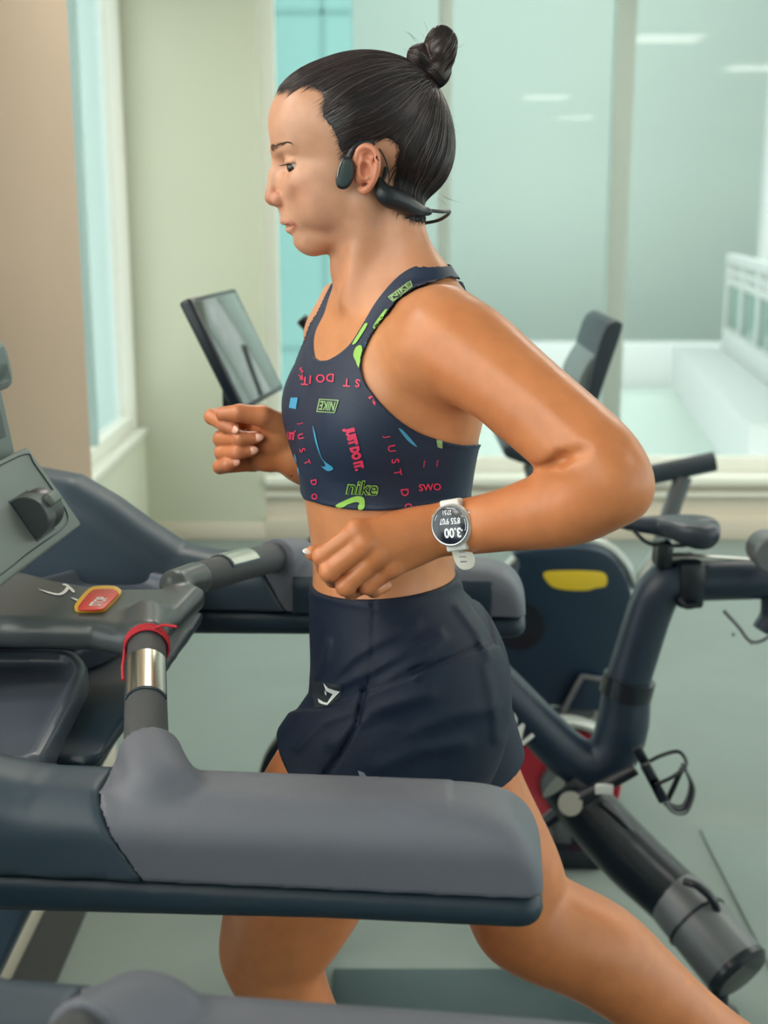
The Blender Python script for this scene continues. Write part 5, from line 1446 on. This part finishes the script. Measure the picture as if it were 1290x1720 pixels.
# weight rack hanging behind the saddle
for dy in (-.05,.0,.05): ktube('rack_wire', [(1216,1026,dy),(1240,1052,dy),(1262,1078,dy),(1290,1070,dy),(1310,1040,dy)], 3.0, M_BKG, k=8)
ktube('rack_wire', [(1232,1066,-.06),(1232,1066,.06)], 3.0, M_BKG, n=2, k=8); ktube('rack_wire', [(1262,1080,-.06),(1262,1080,.06)], 3.0, M_BKG, n=2, k=8)
ktube('rack_bracket', [(1300,980),(1300,1030),(1285,1060)], 22, M_BK)
for s in (-.09,.09): kc(lathe('rack_weight', [(1e-4,-.035),(.032,-.035),(.036,-.03),(.036,.03),(.032,.035),(1e-4,.035)], K(1290,925,s), (0,1,0), M_BKG, None, k=24))
# tablet, its arm and the handlebars
def kslab(nm, quad, nrm, th, m, bev, par=None): return kc(prism(nm, quad, nrm, th, m, None, bev, 3), par)
tA, tB = P(318,500,2.36), P(412,690,2.36); tdir = tB-tA; dW = np.array([.050,.30,.0])
quad = [tA, tB, tB+dW, tA+dW]; tn = np.cross(tB-tA, dW); tn /= np.linalg.norm(tn); tn = tn if tn[0] > 0 else -tn
tb_ = kslab('tablet', quad, -tn, .024, M_BK2, .006)
ins = lambda a, b: tA+tdir*a+dW*b+tn*.0006
M_TSCR = mat('tablet_screen', srgb(20,26,28), rough=.06, spec=1.0, coat=1.0)
kslab('screen', [ins(.04,.03), ins(.96,.03), ins(.96,.97), ins(.04,.97)], -tn, .002, M_TSCR, .001, tb_)
ktube('tablet_arm', [(400,672,.06),(420,715,.04),(465,755,.02),(535,745)], [18,18,18,16], M_BK2)
kc(box('tablet_mount', P(378,700,2.44), P(392,640,2.54), M_BK2, None, .01))
for s in (1,-1):
    ktube('handlebar', [(560,690,0),(560,690,.12*s),(548,685,.20*s),(528,672,.22*s),(520,655,.22*s)], 13, M_BK2)
ktube('handlebar_end', [(506,535,.25),(545,580,.25),(560,640,.2)], 11, M_BK2)
# lettering on the frame, only the end of the word shows behind the shorts
v2, f2 = text2d('PELOTON', .03); szx = v2.max(0)-v2.min(0); Lw_ = .36
qa, qb = K(752,1101,-.033), K(882,1243,-.033); dd = (qb-qa); dd /= np.linalg.norm(dd); uu = np.cross(dd, np.array([0,-1.0,0])); uu = uu if uu[2] > 0 else -uu
s_ = float(np.linalg.norm(qb-qa))/szx[0]
pts = [(qa+qb)/2 + dd*x*s_ + uu*y*s_*1.15 + np.array([0,-.016,0]) for x, y in v2]
kc(mesh_np('frame_lettering', pts, f2, M_WHT, None, smooth=False))

# ================================================================== RECUMBENT BIKE (behind)
YR_ = 3.35
rb = empty('recumbent_bike', tuple(PZ(940,1330,0))); tag(rb, 'dark recumbent bike with yellow badge and tall backrest near the windows', 'exercise bike')
RBI = Matrix.Translation(-Vector(rb.location))
def rc(o, par=None):
    o.parent = par or rb
    if par is None: o.matrix_parent_inverse = RBI
    return o
M_RB = mat('recumbent_navy', srgb(18,44,64), rough=.45); M_RBS = mat('recumbent_silver', srgb(190,198,194), rough=.35, metal=.5); M_BADGE = mat('badge_yellow', srgb(226,196,50), rough=.45); M_REDW = mat('flywheel_red', srgb(168,28,48), rough=.35); M_PAD = mat('pad_vinyl', srgb(40,52,62), rough=.5); M_PADG = mat('pad_face', srgb(110,124,126), rough=.55)
mr = SC(950,1050,YR_)
def outline(pts, n=3): return [tuple(q) for q in catmull([np.array(p, float) for p in pts], n, closed=True)]
def rprism(nm, pts, Y, depth, m, bev, par=None, n=3):
    q = outline(pts, n) if n > 1 else pts; return rc(prism(nm, [P(a,b,Y) for a,b in q][::-1], (0,1,0), depth, m, None, bev, 3), par)
shell = rprism('shroud', [(862,930),(905,922),(985,921),(1030,938),(1056,978),(1060,1015),(1046,1070),(1016,1186),(930,1186),(846,1184),(838,1110),(850,1010),(872,950)], YR_, .16, M_RB, .012)
rprism('badge', [(913,963),(945,959),(1000,960),(1018,966),(1018,984),(1000,988),(985,992),(950,991),(925,984)], YR_-.004, .006, M_BADGE, .001, shell)
rc(lathe('crank_cover', [(1e-4,-.004),(38*mr,-.004),(42*mr,.0),(42*mr,.006)], P(872,1050,YR_), (0,-1,0), M_BK2, None, k=36), shell)
def rtube(nm, pts, r, m, par=None, k=14, n=6):
    path = catmull([P(a,b,YR_+c) for a,b,c in [(p if len(p) == 3 else (p[0],p[1],.08)) for p in pts]], n)
    return rc(tube(nm, path, r*mr, m, None, k=k), par)
rtube('rim_tube', [(935,912),(985,908),(1025,922),(1052,950),(1068,985)], 9, M_RBS)
rtube('rim_tube', [(836,975),(860,945),(885,925)], 9, M_RBS)
rtube('seat_post', [(1075,975),(1100,940),(1120,905)], 13, M_RBS); rtube('seat_post', [(1090,960),(1105,1000),(1085,1030)], 7, M_RBS)
rtube('grip_post', [(1112,905),(1130,850),(1148,800)], 15, M_BKG)
rtube('grip_bar', [(1082,800),(1130,790),(1200,775)], 17, M_PAD)
rtube('frame_rail', [(1100,1000),(1010,1190),(960,1330)], 16, M_RBS); rtube('frame_rail', [(845,1196),(930,1198),(1010,1196)], 12, M_BKG)
rprism('foot_bracket', [(946,1192),(978,1134),(1012,1140),(1020,1196)], YR_-.02, .12, M_RB, .006, None, 1)
rtube('bracket_edge', [(946,1194,-.03),(978,1136,-.03),(1012,1142,-.03)], 5, M_BKG, n=1)
# saddle pad and backrest
rprism('seat_pad', [(846,752),(856,745),(890,748),(914,760),(916,776),(890,782),(862,774),(848,766)], YR_+.05, .34, M_PAD, .02)
rtube('seat_post', [(890,780),(905,840),(915,925)], 12, M_BKG)
bkrest = rprism('backrest', [(1012,560),(1030,540),(1044,542),(1045,556),(1016,640),(998,692),(984,690),(990,640)], YR_+.02, .36, M_PAD, .015)
rprism('backrest_cushion', [(1006,590),(1012,600),(1004,640),(990,676),(970,664),(972,640),(988,608)], YR_+.04, .32, M_PADG, .02, bkrest)
rtube('backrest_post', [(992,690,.2),(992,760,.2),(1000,850,.2),(1000,925,.1)], 14, M_BKG)
# red flywheel with pale guard low at the back
fwc = P(946,1312,2.98); fr_ = 96*SC(946,1312,2.98)
RW = rc(lathe('flywheel', [(1e-4,-.012),(fr_*.62,-.012),(fr_*.70,-.02),(fr_*.97,-.02),(fr_,-.014),(fr_,.014),(fr_*.97,.02),(fr_*.70,.02),(fr_*.62,.012),(1e-4,.012)], fwc, (0,1,0), M_REDW, None, k=56))
rc(lathe('hub', [(1e-4,-.022),(fr_*.40,-.022),(fr_*.42,-.018),(fr_*.42,.018),(fr_*.40,.022),(1e-4,.022)], fwc, (0,1,0), M_BKG, None, k=32), RW)
gq = [fwc+np.array([math.cos(t)*fr_*1.12, 0, math.sin(t)*fr_*1.12]) for t in np.radians(np.linspace(25,155,22))]
V_, F_ = sweep_vf(np.array(gq), rrect(.016,.055,.006,3), fixed_up=(0,1,0)); V_, F_ = sweep_vf(np.array(gq), rrect(.055,.016,.006,3), fixed_up=(0,1,0)); bm = bmesh.new(); add_vf(bm, V_, F_); rc(bm_obj('flywheel_guard', bm, M_RBS))
rc(box('base_bar', (fwc[0]-.22,2.90,.0), (fwc[0]+.10,3.06,.05), M_BK2, None, .012)); rc(box('base_bar', (fwc[0]-.25,3.25,.0), (fwc[0]+.04,3.55,.06), M_BK2, None, .012))
rc(box('frame_rail', (fwc[0]-.06,2.95,.04), (fwc[0]+.02,3.45,.09), M_BKG, None, .01)); rc(box('fork_plate', (fwc[0]-.02,2.945,.03), (fwc[0]+.02,2.955,fwc[2]), M_BKG, None, .002))
